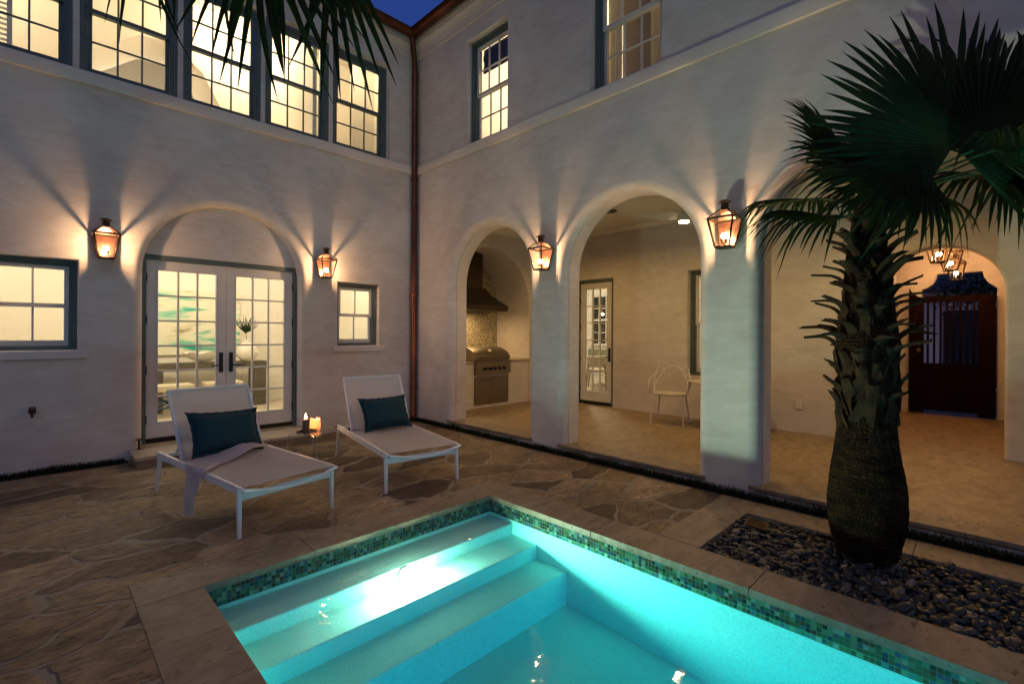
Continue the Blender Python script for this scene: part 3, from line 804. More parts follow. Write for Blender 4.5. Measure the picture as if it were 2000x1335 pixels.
# water: closed body, mirror by Fresnel on a clear surface, absorbs red
mw = glass_mat("pool_water", ior=1.33, r=.03); n, l = nodes(mw)
o_ = [x for x in n if x.type == 'OUTPUT_MATERIAL'][0]; gl = [x for x in n if x.type == 'BSDF_GLOSSY'][0]
va = n.new("ShaderNodeVolumeAbsorption"); va.inputs["Color"].default_value = (.0, .83, .92, 1); va.inputs["Density"].default_value = 1.0
tc = n.new("ShaderNodeTexCoord"); tn = n.new("ShaderNodeTexNoise"); tn.inputs["Scale"].default_value = 4.5; tn.inputs["Detail"].default_value = 2
bp = n.new("ShaderNodeBump"); bp.inputs["Distance"].default_value = .008; bp.inputs["Strength"].default_value = .7
l.new(tc.outputs["Object"], tn.inputs["Vector"]); l.new(tn.outputs["Fac"], bp.inputs["Height"]); l.new(bp.outputs[0], gl.inputs["Normal"])
l.new(va.outputs[0], o_.inputs["Volume"])
bm = NB(); vbox(bm, (X0 - .03, Y0 - .03, -1.45), (X1 + .03, Y1 + .03, WL)); setting(finish("pool_water", bm, mw))
# underwater lamp in the riser, plus an added fill light out of view
pl = thing("pool_light", "round underwater lamp glowing in the riser under the pool's top step", "pool light", (LXc, -3.96, LZc))
bm = NB(); lathe(bm, [(.0, 0), (.036, 0), (.036, .010), (.0, .018)], ax=Matrix.Rotation(R(90), 3, 'X'), seg=28); finish("lens", bm, 'plamp', pl)
bm = NB(); lathe(bm, [(.037, -.002), (.045, -.002), (.045, .010), (.041, .014), (.037, .012)], ax=Matrix.Rotation(R(90), 3, 'X'), seg=32); finish("bezel", bm, 'steel', pl, 40)
light('AREA', "pool_lamp_and_fill_light", (0, -.024, 0), 120, (1, 1.0, .72), pl, size=.07, rot=(R(-90), 0, 0))
light('POINT', "pool_lamp_and_fill_light", (0, -.050, .0), 56, (1, 1.0, .68), pl, size=.018)
light('AREA', "pool_lamp_and_fill_light", ((X0 + X1) / 2, Y0 + .05, -.42), 190, (.78, .93, 1.0), None, size=.5, rot=(R(24), 0, 0))  # fill light added at the unseen far end to brighten the pool floor

# pebble bed
bm = NB(); vbox(bm, (BX0 - .01, -10, -.2), (BX1 + .01, BY1 + .01, -.06)); setting(finish("planting_bed", bm, 'soil'))
pm = NB(); random.seed(11)
protos = []
for k in range(7):
    b_ = NB(); bmesh.ops.create_icosphere(b_, subdivisions=2, radius=1)
    vs_ = [v.co.copy() for v in b_.verts]; fs_ = [[v.index for v in f.verts] for f in b_.faces]; b_.free()
    sd = Vector((k * 7.1, k * 3.3, 1))
    vs_ = [v * (1 + .13 * noise.noise(v * 1.2 + sd)) for v in vs_]
    protos.append((vs_, fs_))
verts, faces = [], []
def add_pebble(x, y, z, s):
    vs_, fs_ = random.choice(protos)
    mt = Matrix.Rotation(random.uniform(0, 6.28), 3, 'Z') @ Matrix.Rotation(random.gauss(0, .35), 3, 'X') @ Matrix.Rotation(random.gauss(0, .35), 3, 'Y') @ Matrix.Diagonal((s * random.uniform(1.05, 1.45), s * random.uniform(.75, 1.0), s * random.uniform(.42, .6)))
    o = len(verts); verts.extend([(mt @ v) + Vector((x, y, z)) for v in vs_]); faces.extend([[i + o for i in f] for f in fs_])
y = BY1 - .025
while y > -9.0:
    x = BX0 + .02
    while x < BX1 - .015:
        if (x + .60) ** 2 + (y + 6.30) ** 2 > .15 ** 2:
            s = random.choice((.014, .018, .021, .024, .027, .031, .036))
            add_pebble(x + random.uniform(-.012, .012), y + random.uniform(-.012, .012), -.032 + random.uniform(-.012, .010), s)
            if random.random() < .35: add_pebble(x + random.uniform(-.02, .02), y + random.uniform(-.02, .02), -.006 + random.uniform(-.006, .006), s * .9)
        x += .041
    y -= .037
me = bpy.data.meshes.new("pebbles"); me.from_pydata(verts, [], faces); me.materials.append(M['pebble'])
for p in me.polygons: p.use_smooth = True
ob = bpy.data.objects.new("pebbles", me); col.objects.link(ob); setting(ob, "stuff")
# per-stone tone from an attribute
at = me.attributes.new("tone", 'FLOAT', 'POINT'); nv = len(protos[0][0]); tn_ = [random.random() for _ in range(len(verts) // nv + 1)]
at.data.foreach_set("value", [tn_[i // nv] for i in range(len(verts))])
n, l = nodes(M['pebble']); an = n.new("ShaderNodeAttribute"); an.attribute_name = "tone"
cr_ = n.new("ShaderNodeValToRGB"); e = cr_.color_ramp.elements
e[0].color = (.010, .012, .014, 1); e[1].color = (.24, .22, .19, 1); x_ = e.new(.55); x_.color = (.020, .022, .024, 1); x_ = e.new(.88); x_.color = (.05, .05, .048, 1); x_ = e.new(.95); x_.color = (.15, .12, .09, 1)
l.new(an.outputs["Fac"], cr_.inputs[0])
b_ = n["Principled BSDF"]; l.new(cr_.outputs[0], b_.inputs["Base Color"])
# drain grate
dg = thing("drain_grate", "small square brass drain grate among dark pebbles at the bed's corner", "drain grate", (-.62, -5.61, .012), R(8)); dg.rotation_euler.x = R(5)
bm = NB(); ring_box(bm, None, -.075, .075, -.075, .075, .009, -.006, .004); finish("grate_frame", bm, 'brass', dg)
bm = NB()
for k in range(7):
    c = -.054 + k * .018; vbox(bm, (c - .003, -.066, -.004), (c + .0035, .066, .003))
vbox(bm, (-.066, -.004, -.005), (.066, .004, .0015)); finish("slats", bm, 'brass', dg)

# mondo grass in the strips along both walls
def grass_strip(x0, x1, y0, y1, n, h=.075, seed=1):
    random.seed(seed); vv, ff = [], []
    for k in range(n):
        x = random.uniform(x0, x1); y = random.uniform(y0, y1); a = random.uniform(0, 2 * PI)
        cl = .6 + .6 * (noise.noise(Vector((x * 4, y * 4, seed))) * .5 + .5)
        hh = h * random.uniform(.6, 1.15) * cl; ln = random.uniform(.25, 1.0) * hh; wd = random.uniform(.0016, .003)
        dx, dy = math.cos(a), math.sin(a); sx, sy = -dy * wd, dx * wd; o = len(vv)
        for t, f in ((0, 1), (.4, .9), (.75, .6), (1, .1)):
            ox, oy = dx * ln * t * t, dy * ln * t * t; z = hh * (t - .35 * t * t) * 1.4
            vv += [(x + ox - sx * f, y + oy - sy * f, z), (x + ox + sx * f, y + oy + sy * f, z)]
        for j in range(3): ff.append((o + 2 * j, o + 2 * j + 1, o + 2 * j + 3, o + 2 * j + 2))
    me = bpy.data.meshes.new("grass"); me.from_pydata(vv, [], ff); me.materials.append(M['grass'])
    o = bpy.data.objects.new("grass", me); col.objects.link(o); return setting(o, "stuff")
grass_strip(-.085, -.012, -8.5, -.12, 9000, .085, 1)
grass_strip(-7.0, -3.83, -.115, -.02, 4200, .08, 2)
grass_strip(-1.5, -.14, -.1, -.02, 1500, .08, 3)
bm = NB(); vbox(bm, (-.088, -10, -.03), (.03, -.0, .006)); vbox(bm, (-8, -.118, -.03), (-3.8, 0.02, .006)); vbox(bm, (-1.56, -.104, -.03), (-.0885, .02, .006)); setting(finish("planting_strip", bm, 'soil'))

# doorstep
ds = thing("doorstep", "low travertine step below the arched glass double doors", "step", (-2.67, -.25, 0))
bm = NB(); vbox(bm, (-1.10, -.235, .0), (1.10, .385, .082)); finish("riser", bm, 'coping', ds, bevel=.003)
bm = NB(); vbox(bm, (-1.125, -.26, .083), (1.125, .41, .125)); finish("tread", bm, 'nose', ds, bevel=.006)

# ------------------------------------------------------------------ lanterns
def lantern_parts(root, wall_side=True):
    """tapered four-sided copper lantern, origin at the middle of its base plate; +y is the wall side"""
    b0, b1, zs, zr, rc = .062, .110, .262, .342, .040
    L = []
    bm = NB()
    cb = [(-b0, -b0), (b0, -b0), (b0, b0), (-b0, b0)]; ct = [(-b1, -b1), (b1, -b1), (b1, b1), (-b1, b1)]; cc = [(-rc, -rc), (rc, -rc), (rc, rc), (-rc, rc)]
    for k in range(4):
        bar(bm, (*cb[k], .01), (*ct[k], zs), .015, .015, up=(1, 1, 0) if k % 2 else (1, -1, 0))
        j = (k + 1) % 4
        bar(bm, (*cb[k], .008), (*cb[j], .008), .016, .016); bar(bm, (*ct[k], zs), (*ct[j], zs), .016, .020)
        bar(bm, (*ct[k], zs + .006), (*cc[k], zr), .011, .011, up=(1, 1, 0) if k % 2 else (1, -1, 0))
        bar(bm, (*cc[k], zr), (*cc[j], zr), .012, .012)
        v = Vector((*ct[k], 0)).normalized() * .035
        bar(bm, (*ct[k], zs - .003), (ct[k][0] + v.x, ct[k][1] + v.y, zs - .003), .004, .004)
    finish("frame", bm, 'bronze', root, bevel=.0015, bseg=1)
    bm = NB(); vbox(bm, (-b0 + .004, -b0 + .004, 0), (b0 - .004, b0 - .004, .012)); finish("base_plate", bm, 'bronze', root)
    bm = NB()
    for k in range(4):
        if wall_side and k == 2: continue
        j = (k + 1) % 4
        f1 = [bm.verts.new(p) for p in ((*cb[k], .012), (*cb[j], .012), (*ct[j], zs - .008), (*ct[k], zs - .008))]; bm.faces.new(f1)
        f2 = [bm.verts.new(p) for p in ((*ct[k], zs + .012), (*ct[j], zs + .012), (*cc[j], zr - .004), (*cc[k], zr - .004))]; bm.faces.new(f2)
    finish("glass", bm, 'lglass', root, recalc=False)
    bm = NB()
    tube(bm, [(0, 0, zr - .004), (0, 0, zr + .07)], .034, 16)
    lathe(bm, [(.035, zr + .066), (.055, zr + .068), (.057, zr + .074), (.030, zr + .09), (.010, zr + .096)], seg=20)
    finish("chimney", bm, 'bronze', root, 50)
    if wall_side:
        bm = NB()
        a = [(*cb[3], .012), (*cb[2], .012), (*ct[2], zs), (*ct[3], zs)]
        loft(bm, [[(p[0], p[1] - .004, p[2]) for p in a], [(p[0], p[1] + .002, p[2]) for p in a]])
        r_ = [(*ct[3], zs + .01), (*ct[2], zs + .01), (*cc[2], zr), (*cc[3], zr)]
        loft(bm, [[(p[0], p[1] - .004, p[2]) for p in r_], [(p[0], p[1] + .002, p[2]) for p in r_]])
        finish("back_plate", bm, 'copperplate', root)
        bm = NB(); vbox(bm, (-.02, .085, .06), (.02, .125, .09)); vbox(bm, (-.03, .124, .03), (.03, .134, .20)); vbox(bm, (-.012, .09, .18), (.012, .126, .192))
        finish("bracket", bm, 'bronze', root)
    bm = NB()
    tube(bm, [(0, 0, .012), (0, 0, .045)], .006, 8)
    for k in range(4):
        a = k * PI / 2 + .785; p = (.022 * math.cos(a), .022 * math.sin(a))
        tube(bm, [(0, 0, .03), (*p, .035), (*p, .06)], .004, 6); lathe(bm, [(.008, .055), (.009, .058), (.009, .085), (.006, .087)], (*p, 0), 10)
    finish("burner", bm, 'bronze', root)
    for k in range(4):
        a = k * PI / 2 + .785; p = (.022 * math.cos(a), .022 * math.sin(a))
        bm = NB(); lathe(bm, [(.001, .088), (.007, .096), (.009, .106), (.006, .122), (.001, .138)], (*p, 0), 10)
        finish("flame_bulb", bm, 'bulb', root, 60)
LC = (1.0, .60, .32)
lan = []
for nm, loc, rz, lab in (
        ("wall_lantern", (-4.004, -.136, 2.24), 0, "copper wall lantern on the left of the arched doors, beside the larger small window"),
        ("wall_lantern", (-1.59, -.136, 2.24), 0, "copper wall lantern between the arched double doors and the corner"),
        ("wall_lantern", (-.136, -2.955, 2.24), R(-90), "copper wall lantern on the pillar between the two open arches"),
        ("wall_lantern", (-.136, -5.172, 2.24), R(-90), "copper wall lantern on the broad pillar, half covered by palm leaf tips")):
    if not lan:
        t = thing(nm, lab, "lantern", loc, rz, "lanterns on the courtyard walls"); lantern_parts(t); lan.append(t)
        light('POINT', "lantern_light", (0, -.012, .11), 40, LC, t, size=.022)
    else:
        lan.append(dup(lan[0], loc, rz, lab))
hl = []
for i, (x, y, z, lab) in enumerate(((3.72, -6.40, 2.40, "nearest hanging lantern in the passage, seen highest"), (4.72, -6.47, 2.385, "middle one of three hanging lanterns in the passage"), (5.72, -6.49, 2.335, "farthest and lowest-looking hanging lantern in the passage to the gate"))):
    if not hl:
        t = thing("hanging_lantern", lab, "lantern", (x, y, z), R(20), "lanterns hanging in the passage"); lantern_parts(t, False)
        bm = NB(); tube(bm, [(0, 0, .43), (0, 0, .62)], .006, 8)
        tube(bm, [(.128, .128, .27), (.17, .17, .27), (.19, .19, .32), (.17, .17, .38)], .004, 6); finish("hanger", bm, 'bronze', t)
        light('POINT', "lantern_light", (0, 0, .12), 34, (1.0, .52, .22), t, size=.022); hl.append(t)
    else: hl.append(dup(hl[0], (x, y, z), R(20 - 8 * i), lab))

# ------------------------------------------------------------------ passage and gate
def PSm(u, v, d): return (6.5 + d, u + 4, v)
bm = NB()
vbox(bm, (XB + .25, -5.70 + 4, .0), (7.0, -5.60 + 4, 3.1))          # side walls
vbox(bm, (XB + .25, -7.35 + 4, .0), (7.0, -7.25 + 4, 3.1))
vbox(bm, (XB + .25, -7.25 + 4, 3.0), (6.5, -5.7 + 4, 3.1))
go = lambda o: [(-6.955, .06), (-6.955, 2.24), (-6.90, 2.30), (-6.84, 2.36), (-6.80, 2.44), (-6.785, 2.53), (-6.22, 2.53), (-6.205, 2.44), (-6.165, 2.36), (-6.10, 2.30), (-6.02, 2.27), (-6.02, .06)]
finish("passage_wall", bm, 'stucco', wingB)
bm = NB(); wall(bm, PSm, [(-7.3, 0), (-5.65, 0), (-5.65, 3.05), (-7.3, 3.05)], [(lambda o: go(o)[::-1], [(0, 0)])], 0, .2)
finish("gate_wall", bm, 'stucco', wingB, recalc=False)
gt = thing("gate", "dark mahogany gate with vertical bars at the end of the passage", "gate", (6.42, -6.4, ZF))
GM = lambda u, v, d: (d, u + 6.4, v - ZF)
bm = NB()
loft(bm, [[GM(u, v, d) for u, v in ((-5.86, .13), (-5.86, 2.30), (-5.90, 2.22), (-5.97, 2.15), (-6.06, 2.12), (-6.06, .13))] for d in (-.045, 0)])
finish("hinge_post", bm, 'gate', gt)
bm = NB(); vbox(bm, (-6.94, .13, -.045), (-6.73, 2.14, .0), GM); finish("latch_stile", bm, 'gate', gt, bevel=.003)
bm = NB(); vbox(bm, (-6.73, 2.03, -.042), (-6.06, 2.14, -.004), GM); finish("top_rail", bm, 'gate', gt, bevel=.003)
bm = NB(); vbox(bm, (-6.73, .19, -.03), (-6.06, .86, -.015), GM); vbox(bm, (-6.73, .86, -.043), (-6.06, .99, -.003), GM); vbox(bm, (-6.73, .19, -.043), (-6.06, .30, -.003), GM); finish("lower_panel", bm, 'gate', gt)
for k in range(8):
    u = -6.11 - k * .082
    bm = NB(); vbox(bm, (u - .012 - .006, .99, -.033), (u + .012, 2.03, -.011), GM); finish("bar", bm, 'gate', gt)
bm = NB(); vbox(bm, (-6.02, 1.30, -.056), (-5.97, 1.36, -.045), GM); finish("lock_plate", bm, 'brass', gt); bm = NB(); vbox(bm, (-6.02, 1.18, -.056), (-5.97, 1.24, -.045), GM); finish("lock_plate", bm, 'brass', gt)
bm = NB(); tube(bm, [GM(-5.995, 1.33, -.05), GM(-5.995, 1.33, -.095), GM(-6.02, 1.33, -.10), GM(-6.12, 1.33, -.10)], .008, 8); finish("lever", bm, 'brass', gt)
# the street beyond
bm = NB(); vbox(bm, (6.9, -16, .0), (40, 6, .05)); setting(finish("street", bm, 'street'))
fb = thing("neighbour_building", "dim blue-lit building across the street, behind the gate bars", "building", (13, -7, .05))
bm = NB(); vbox(bm, (0, -2.0, 0), (3, 5.5, 2.6)); finish("wall", bm, 'far', fb)
bm = NB(); loft(bm, [[(-.2, y, 2.6), (-.2, y, 2.66), (1.5, y, 3.5), (3.2, y, 2.66), (3.2, y, 2.6)] for y in (-2.2, 5.7)]); finish("roof", bm, 'roof', fb)
bm = NB(); vbox(bm, (-.03, -1.4, .05), (0, 1.02, 2.1)); finish("garage_door", bm, 'navy', fb)

# ------------------------------------------------------------------ outdoor kitchen
KY = -.36
kc = thing("kitchen_counter", "pale masonry counter that holds the grill in the arched niche", "counter", (1.435, KY + .45, ZF))
bm = NB()
vbox(bm, (-.995, -.45, 0), (-.43, .47, .815)); vbox(bm, (.43, -.45, 0), (.995, .47, .815)); vbox(bm, (-.43, -.40, 0), (.43, .47, .56)); vbox(bm, (-.43, -.449, .56), (.43, -.40, .60)); vbox(bm, (-.43, -.449, 0), (.43, -.40, .055))
finish("body", bm, 'stucco', kc)
bm = NB(); vbox(bm, (-1.0, -.475, .816), (-.435, .475, .85)); vbox(bm, (.435, -.475, .816), (1.0, .475, .85)); vbox(bm, (-.435, .28, .816), (.435, .475, .85)); finish("countertop", bm, 'nose', kc, bevel=.003)
for s in (-1, 1):
    bm = NB(); vbox(bm, (min(0, s * .425) + .002, -.468, .06), (max(0, s * .425) - .002, -.449, .555)); d_ = finish("cabinet_door", bm, 'steel', kc, bevel=.003)
    bm = NB(); tube(bm, [(s * .05, -.469, .505), (s * .05, -.495, .505), (s * .29, -.495, .505), (s * .29, -.469, .505)], .007, 8); finish("handle", bm, 'steel', d_, 50)
gr = thing("gas_grill", "stainless steel gas grill with closed domed lid and five knobs", "grill", (1.435, KY + .42, ZF + .61))
bm = NB(); vbox(bm, (-.425, -.50, 0), (.425, -.40, .215)); vbox(bm, (-.425, -.40, 0), (.425, .12, .235)); vbox(bm, (-.445, -.515, .216), (.445, -.40, .238)); finish("control_panel", bm, 'steel', gr, bevel=.004)
for k in range(5):
    bm = NB(); lathe(bm, [(.001, .045), (.020, .043), (.024, .02), (.024, 0), (.03, 0), (.03, -.006)], (-.24 + k * .12, -.503, .10), 18, ax=Matrix.Rotation(R(90), 3, 'X')); finish("knob", bm, 'black', gr, 40)
bm = NB()
lp = [(-.47, .24), (-.475, .30), (-.46, .36)] + [(-.44 + .42 * math.sin(a) * 1.0, .36 + .17 * (1 - math.cos(a)) ** 0 * math.sin(a)) for a in ()]
lid = [(-.47, .242), (-.476, .30), (-.462, .335), (-.41, .385), (-.33, .43), (-.23, .463), (-.12, .48), (0, .486), (.08, .48), (.12, .45), (.12, .242)]
loft(bm, [[(x, y, z) for y, z in lid] for x in (-.40, .40)])
ld = finish("lid", bm, 'steel', gr, 25, bevel=0)
for s in (-1, 1):
    bm = NB(); loft(bm, [[(s * x, y + (.004 if 0 < i < 10 else 0), z + .006) for i, (y, z) in enumerate(lid)] for x in (.401, .425)]); finish("lid_cheek", bm, 'steel', gr)
bm = NB(); tube(bm, [(-.34, -.47, .30), (-.34, -.53, .31), (.34, -.53, .31), (.34, -.47, .30)], .012, 10); finish("handle", bm, 'steel', ld, 50)
bm = NB(); lathe(bm, [(.001, .012), (.03, .012), (.034, 0)], (0, -.36, .418), 20, ax=Matrix.Rotation(R(32), 3, 'X')); finish("thermometer", bm, 'ceramic', ld, 40)
hd = thing("range_hood", "dark metal hood with flared skirt above the grill", "hood", (1.435, .10, 1.90))
bm = NB()
def rc(w_, y0, y1, z): return [(-w_, y0, z), (w_, y0, z), (w_, y1, z), (-w_, y1, z)]
loft(bm, [rc(.655, -.22, .47, 0), rc(.655, -.22, .47, .10), rc(.60, -.165, .47, .14), rc(.50, -.08, .47, .22), rc(.40, .0, .47, .32), rc(.30, .06, .47, .44)], True, True)
finish("skirt", bm, 'hood', hd, 20)
bm = NB(); vbox(bm, (-.255, .09, .441), (.255, .47, 1.28)); finish("chimney", bm, 'hood', hd, bevel=.003)
bm = NB(); ring_box(bm, None, -.64, .64, -.205, .45, .03, -.012, -.001); finish("lip", bm, 'steel', hd)
light('AREA', "hood_lamp_light", (0, .06, -.03), 15, (1.0, .64, .28), hd, size=.4, rot=(0, 0, 0))

# ------------------------------------------------------------------ porch things
def fan(loc, rz, lab):
    f = thing("ceiling_fan", lab, "ceiling fan", loc, rz, "white fans under the porch ceiling")
    z = PC - loc[2]
    bm = NB(); lathe(bm, [(.06, z - .001), (.055, z - .04), (.012, z - .05), (.012, .12), (.05, .11), (.085, .08), (.09, .02), (.07, -.01)], seg=28); finish("motor", bm, 'white', f, 40)
    for k in range(3):
        bm = NB(); rings = []
        for t in range(9):
            s = t / 8; x = .07 + .56 * s; wd = .055 + .045 * math.sin(PI * min(1, s * 1.1)) - .03 * s; tw = R(28) * (1 - s * .5)
            rings.append([Matrix.Rotation(k * 2.094, 3, 'Z') @ Vector((x, yy * math.cos(tw), .05 + zz + yy * math.sin(tw))) for yy, zz in ((-wd, 0), (0, .006), (wd, 0), (0, -.006))])
        loft(bm, rings); finish("blade", bm, 'white', f, 60)
    bm = NB(); lathe(bm, [(.068, -.009), (.066, -.03), (.001, -.036)], seg=24); finish("lamp_disc", bm, 'lamp', f, 60)
    light('AREA', "fan_lamp_light", (0, 0, -.05), 17, (1.0, .60, .20), f, size=.14)
    return f
f1 = fan((1.60, -3.97, 2.985), R(20), "white ceiling fan with lit lamp, seen through the middle arch")
def fan2(): return dup(f1, (1.75, -6.02, 2.985), R(75), "white ceiling fan with lit lamp, mostly hidden behind the palm crown")
fan2()
dup(f1, (1.60, -1.9, 2.985), R(100), "white ceiling fan of which only a blade tip shows in the middle arch")
sp = thing("ceiling_speaker", "flat round speaker grille in the porch ceiling", "speaker", (1.86, -2.62, PC))
bm = NB(); lathe(bm, [(.105, 0), (.105, -.006), (.095, -.008), (.001, -.009)], seg=32); finish("grille", bm, 'ceramic', sp, 40)
bm = NB(); lathe(bm, [(.107, 0), (.12, 0), (.12, -.009), (.107, -.009)], seg=32); finish("trim_ring", bm, 'hood', sp, 40)

# back door and window of the porch
french(wingB, BWm, BD[0], BD[1], ZF, 2.50, .06, 1, hinge=[-1])
bwn = window(wingB, BWm, BW[0], BW[1], .80, 2.50, .125, 3, 2, 'white')
bm = NB(); vbox(bm, (BW[0] - .06, .755, -.035), (BW[1] + .06, .80, .09), BWm); finish("sill", bm, 'trim', wingB, bevel=.003)
bm = NB(); vbox(bm, (-5.04, .43, -.012), (-4.95, .55, .0), BWm)
tag(finish("outlet_cover", bm, 'white', None, loc=(0, -4, 0), bevel=.003), "small white outlet cover low on the porch back wall left of the palm", "outlet cover")

# woven-back resin chair
ch = thing("garden_chair", "white resin garden chair with looping openwork back on the porch", "chair", (2.29, -3.44, ZF), R(195))
def arc3(pts, n=18):
    """Catmull-Rom through the points"""
    P = [Vector(p) for p in pts]; P = [P[0] * 2 - P[1]] + P + [P[-1] * 2 - P[-2]]; out = []
    for i in range(1, len(P) - 2):
        for k in range(n):
            t = k / n; a, b, c, d = P[i - 1:i + 3]
            out.append(.5 * ((2 * b) + (c - a) * t + (2 * a - 5 * b + 4 * c - d) * t * t + (3 * b - a - 3 * c + d) * t ** 3))
    out.append(P[-2]); return out
# local: +x front, seat at .46
bm = NB(); rr = []
for k in range(28):
    a = 2 * PI * k / 28; rr.append((.23 * math.cos(a) * (1 if math.cos(a) > 0 else 1.0), .25 * math.sin(a)))
lathe_p = []
loft(bm, [[(x * s, y * s, .455 - dz) for x, y in rr] for s, dz in ((.05, .028), (.5, .024), (.8, .012), (1.0, 0), (1.02, -.006), (1.0, .016), (.8, .026), (.05, .042))])
finish("seat", bm, 'plastic', ch, 60)
for sx, sy in ((1, 1), (1, -1), (-1, 1), (-1, -1)):
    bm = NB(); tube(bm, [(sx * .17, sy * .19, .445), (sx * .20, sy * .215, .25), (sx * .225, sy * .24, 0)], [.018, .014, .011], 10); finish("leg", bm, 'plastic', ch, 60)
bm = NB()
loops = [
    [(.12, .25, .45), (.16, .28, .55), (.06, .29, .665), (-.12, .27, .70), (-.22, .16, .79), (-.25, 0, .80), (-.22, -.16, .79), (-.12, -.27, .70), (.06, -.29, .665), (.16, -.28, .55), (.12, -.25, .45)],
    [(-.10, .23, .45), (-.12, .27, .60), (-.20, .22, .83), (-.245, .10, .775), (-.25, 0, .765), (-.245, -.10, .775), (-.20, -.22, .83), (-.12, -.27, .60), (-.10, -.23, .45)],
    [(-.02, .25, .45), (-.10, .25, .56), (-.20, .17, .72), (-.24, .08, .835), (-.245, 0, .845), (-.24, -.08, .835), (-.20, -.17, .72), (-.10, -.25, .56), (-.02, -.25, .45)]]
for lp_ in loops: tube(bm, arc3(lp_, 8), .0112, 8)
finish("backrest", bm, 'plastic', ch, 60)
# pedestal table
tb = thing("pedestal_table", "round white pedestal table beside the porch chair, half hidden by the pillar", "table", (2.48, -4.13, ZF))
bm = NB(); lathe(bm, [(.001, .0), (.27, .0), (.275, .008), (.22, .02), (.10, .055), (.045, .12), (.032, .3), (.04, .5), (.07, .62), (.09, .648)], seg=40); finish("pedestal", bm, 'plastic', tb, 40)
bm = NB(); lathe(bm, [(.001, .65), (.40, .65), (.455, .664), (.46, .668), (.46, .674), (.001, .676)], seg=48); finish("table_top", bm, 'plastic', tb, 40)

# ------------------------------------------------------------------ loungers
def lounger(A, FL, label, group):
    A = Vector((*A, 0)); ax = Vector((FL[0] - A.x, FL[1] - A.y, 0)); rz = math.atan2(ax.y, ax.x)
    t = thing("sun_lounger", label, "sun lounger", A, rz, group)
    W = .727; S1 = 1.60
    for sy, w_ in ((1, .0), (-1, W)):
        bm = NB(); bar(bm, (.06, w_, .355), (S1, w_, .335), .026, .058); finish("side_rail", bm, 'alu', t, bevel=.004)
    for x, tx in ((.02, .10), (S1 + .0, S1 - .02)):
        for w_ in (0, W):
            bm = NB(); s_ = -1 if w_ == 0 else 1
            loft(bm, [[(cx + a * .5 * q, w_ + s_ * off + b * .5 * p, z) for a, b in ((-1, -1), (1, -1), (1, 1), (-1, 1))] for cx, z, q, p, off in ((x, 0, .026, .020, .004), (tx, .34 if x < 1 else .362, .040, .030, .002))])
            finish("leg", bm, 'alu', t, bevel=.003)
    bm = NB(); bar(bm, (S1 - .015, .014, .285), (S1 - .015, W - .014, .285), .02, .05); finish("front_rail", bm, 'alu', t, bevel=.003)
    bm = NB(); bar(bm, (.10, .014, .35), (.10, W - .014, .35), .03, .03); bar(bm, (.62, .014, .345), (.62, W - .014, .345), .022, .022); bar(bm, (1.12, .014, .34), (1.12, W - .014, .34), .022, .022); finish("cross_bar", bm, 'alu', t)
    # curved toe bar
    bm = NB(); pts = []
    for k in range(17):
        s = k / 16; pts.append((S1 + .065 - .02 * math.cos(PI * (s - .5)) * 0, .0 + W * s, .352 - .055 * math.sin(PI * s)))
    tube(bm, [(S1 + .01, .0, .352)] + pts + [(S1 + .01, W, .352)], .014, 10, flat=.8); finish("toe_bar", bm, 'alu', t, 60)
    # sling: seat, and back
    bm = NB(); rings = []
    for k in range(15):
        s = k / 14; x = .50 + (S1 + .045 - .50) * s
        rings.append([(x, .012 + (W - .024) * j / 10, .378 - .018 * s * 0 - .014 * math.sin(PI * j / 10) * math.sin(PI * s) - .012 * s) for j in range(11)])
    vr = [[bm.verts.new(p) for p in r] for r in rings]
    for a, b in zip(vr, vr[1:]):
        for i in range(10): bm.faces.new((a[i], a[i + 1], b[i + 1], b[i]))
    bmesh.ops.solidify(bm, geom=list(bm.faces), thickness=.003)
    finish("seat_sling", bm, 'sling', t, 60)
    hx, hz, tx, tz = .50, .385, .185, .935
    bm = NB(); rings = []
    nrm = Vector((.55, 0, .315)).normalized()
    for k in range(11):
        s = k / 10
        rings.append([Vector((hx + (tx - hx) * s, .03 + (W - .06) * j / 10, hz + (tz - hz) * s)) - nrm * (.016 * math.sin(PI * j / 10) * math.sin(PI * s)) for j in range(11)])
    vr = [[bm.verts.new(p) for p in r] for r in rings]
    for a, b in zip(vr, vr[1:]):
        for i in range(10): bm.faces.new((a[i], a[i + 1], b[i + 1], b[i]))
    bmesh.ops.solidify(bm, geom=list(bm.faces), thickness=.003)
    bs = finish("backrest_sling", bm, 'sling', t, 60)
    bm = NB()
    for w_ in (.026, W - .026): bar(bm, (hx, w_, hz - .004), (tx, w_, tz), .022, .022, up=(1, 0, 0))
    bar(bm, (tx, .02, tz), (tx, W - .02, tz), .018, .02); finish("back_frame", bm, 'alu', bs, bevel=.003)
    bm = NB()
    for w_ in (.10, W - .10): bar(bm, (.36, w_, .60), (.16, w_, .36), .014, .014, up=(0, 1, 0))
    finish("prop", bm, 'alu', t)
    return t
GL = "white sling loungers between pool and house"
l1 = lounger((-3.758, -1.539), (-3.508, -3.098), "nearer white mesh sun lounger with throw and teal pillow, left of the side table", GL)
l2 = lounger((-2.013, -1.41), (-2.271, -3.014), "farther white mesh sun lounger near the corner, without a throw", GL)

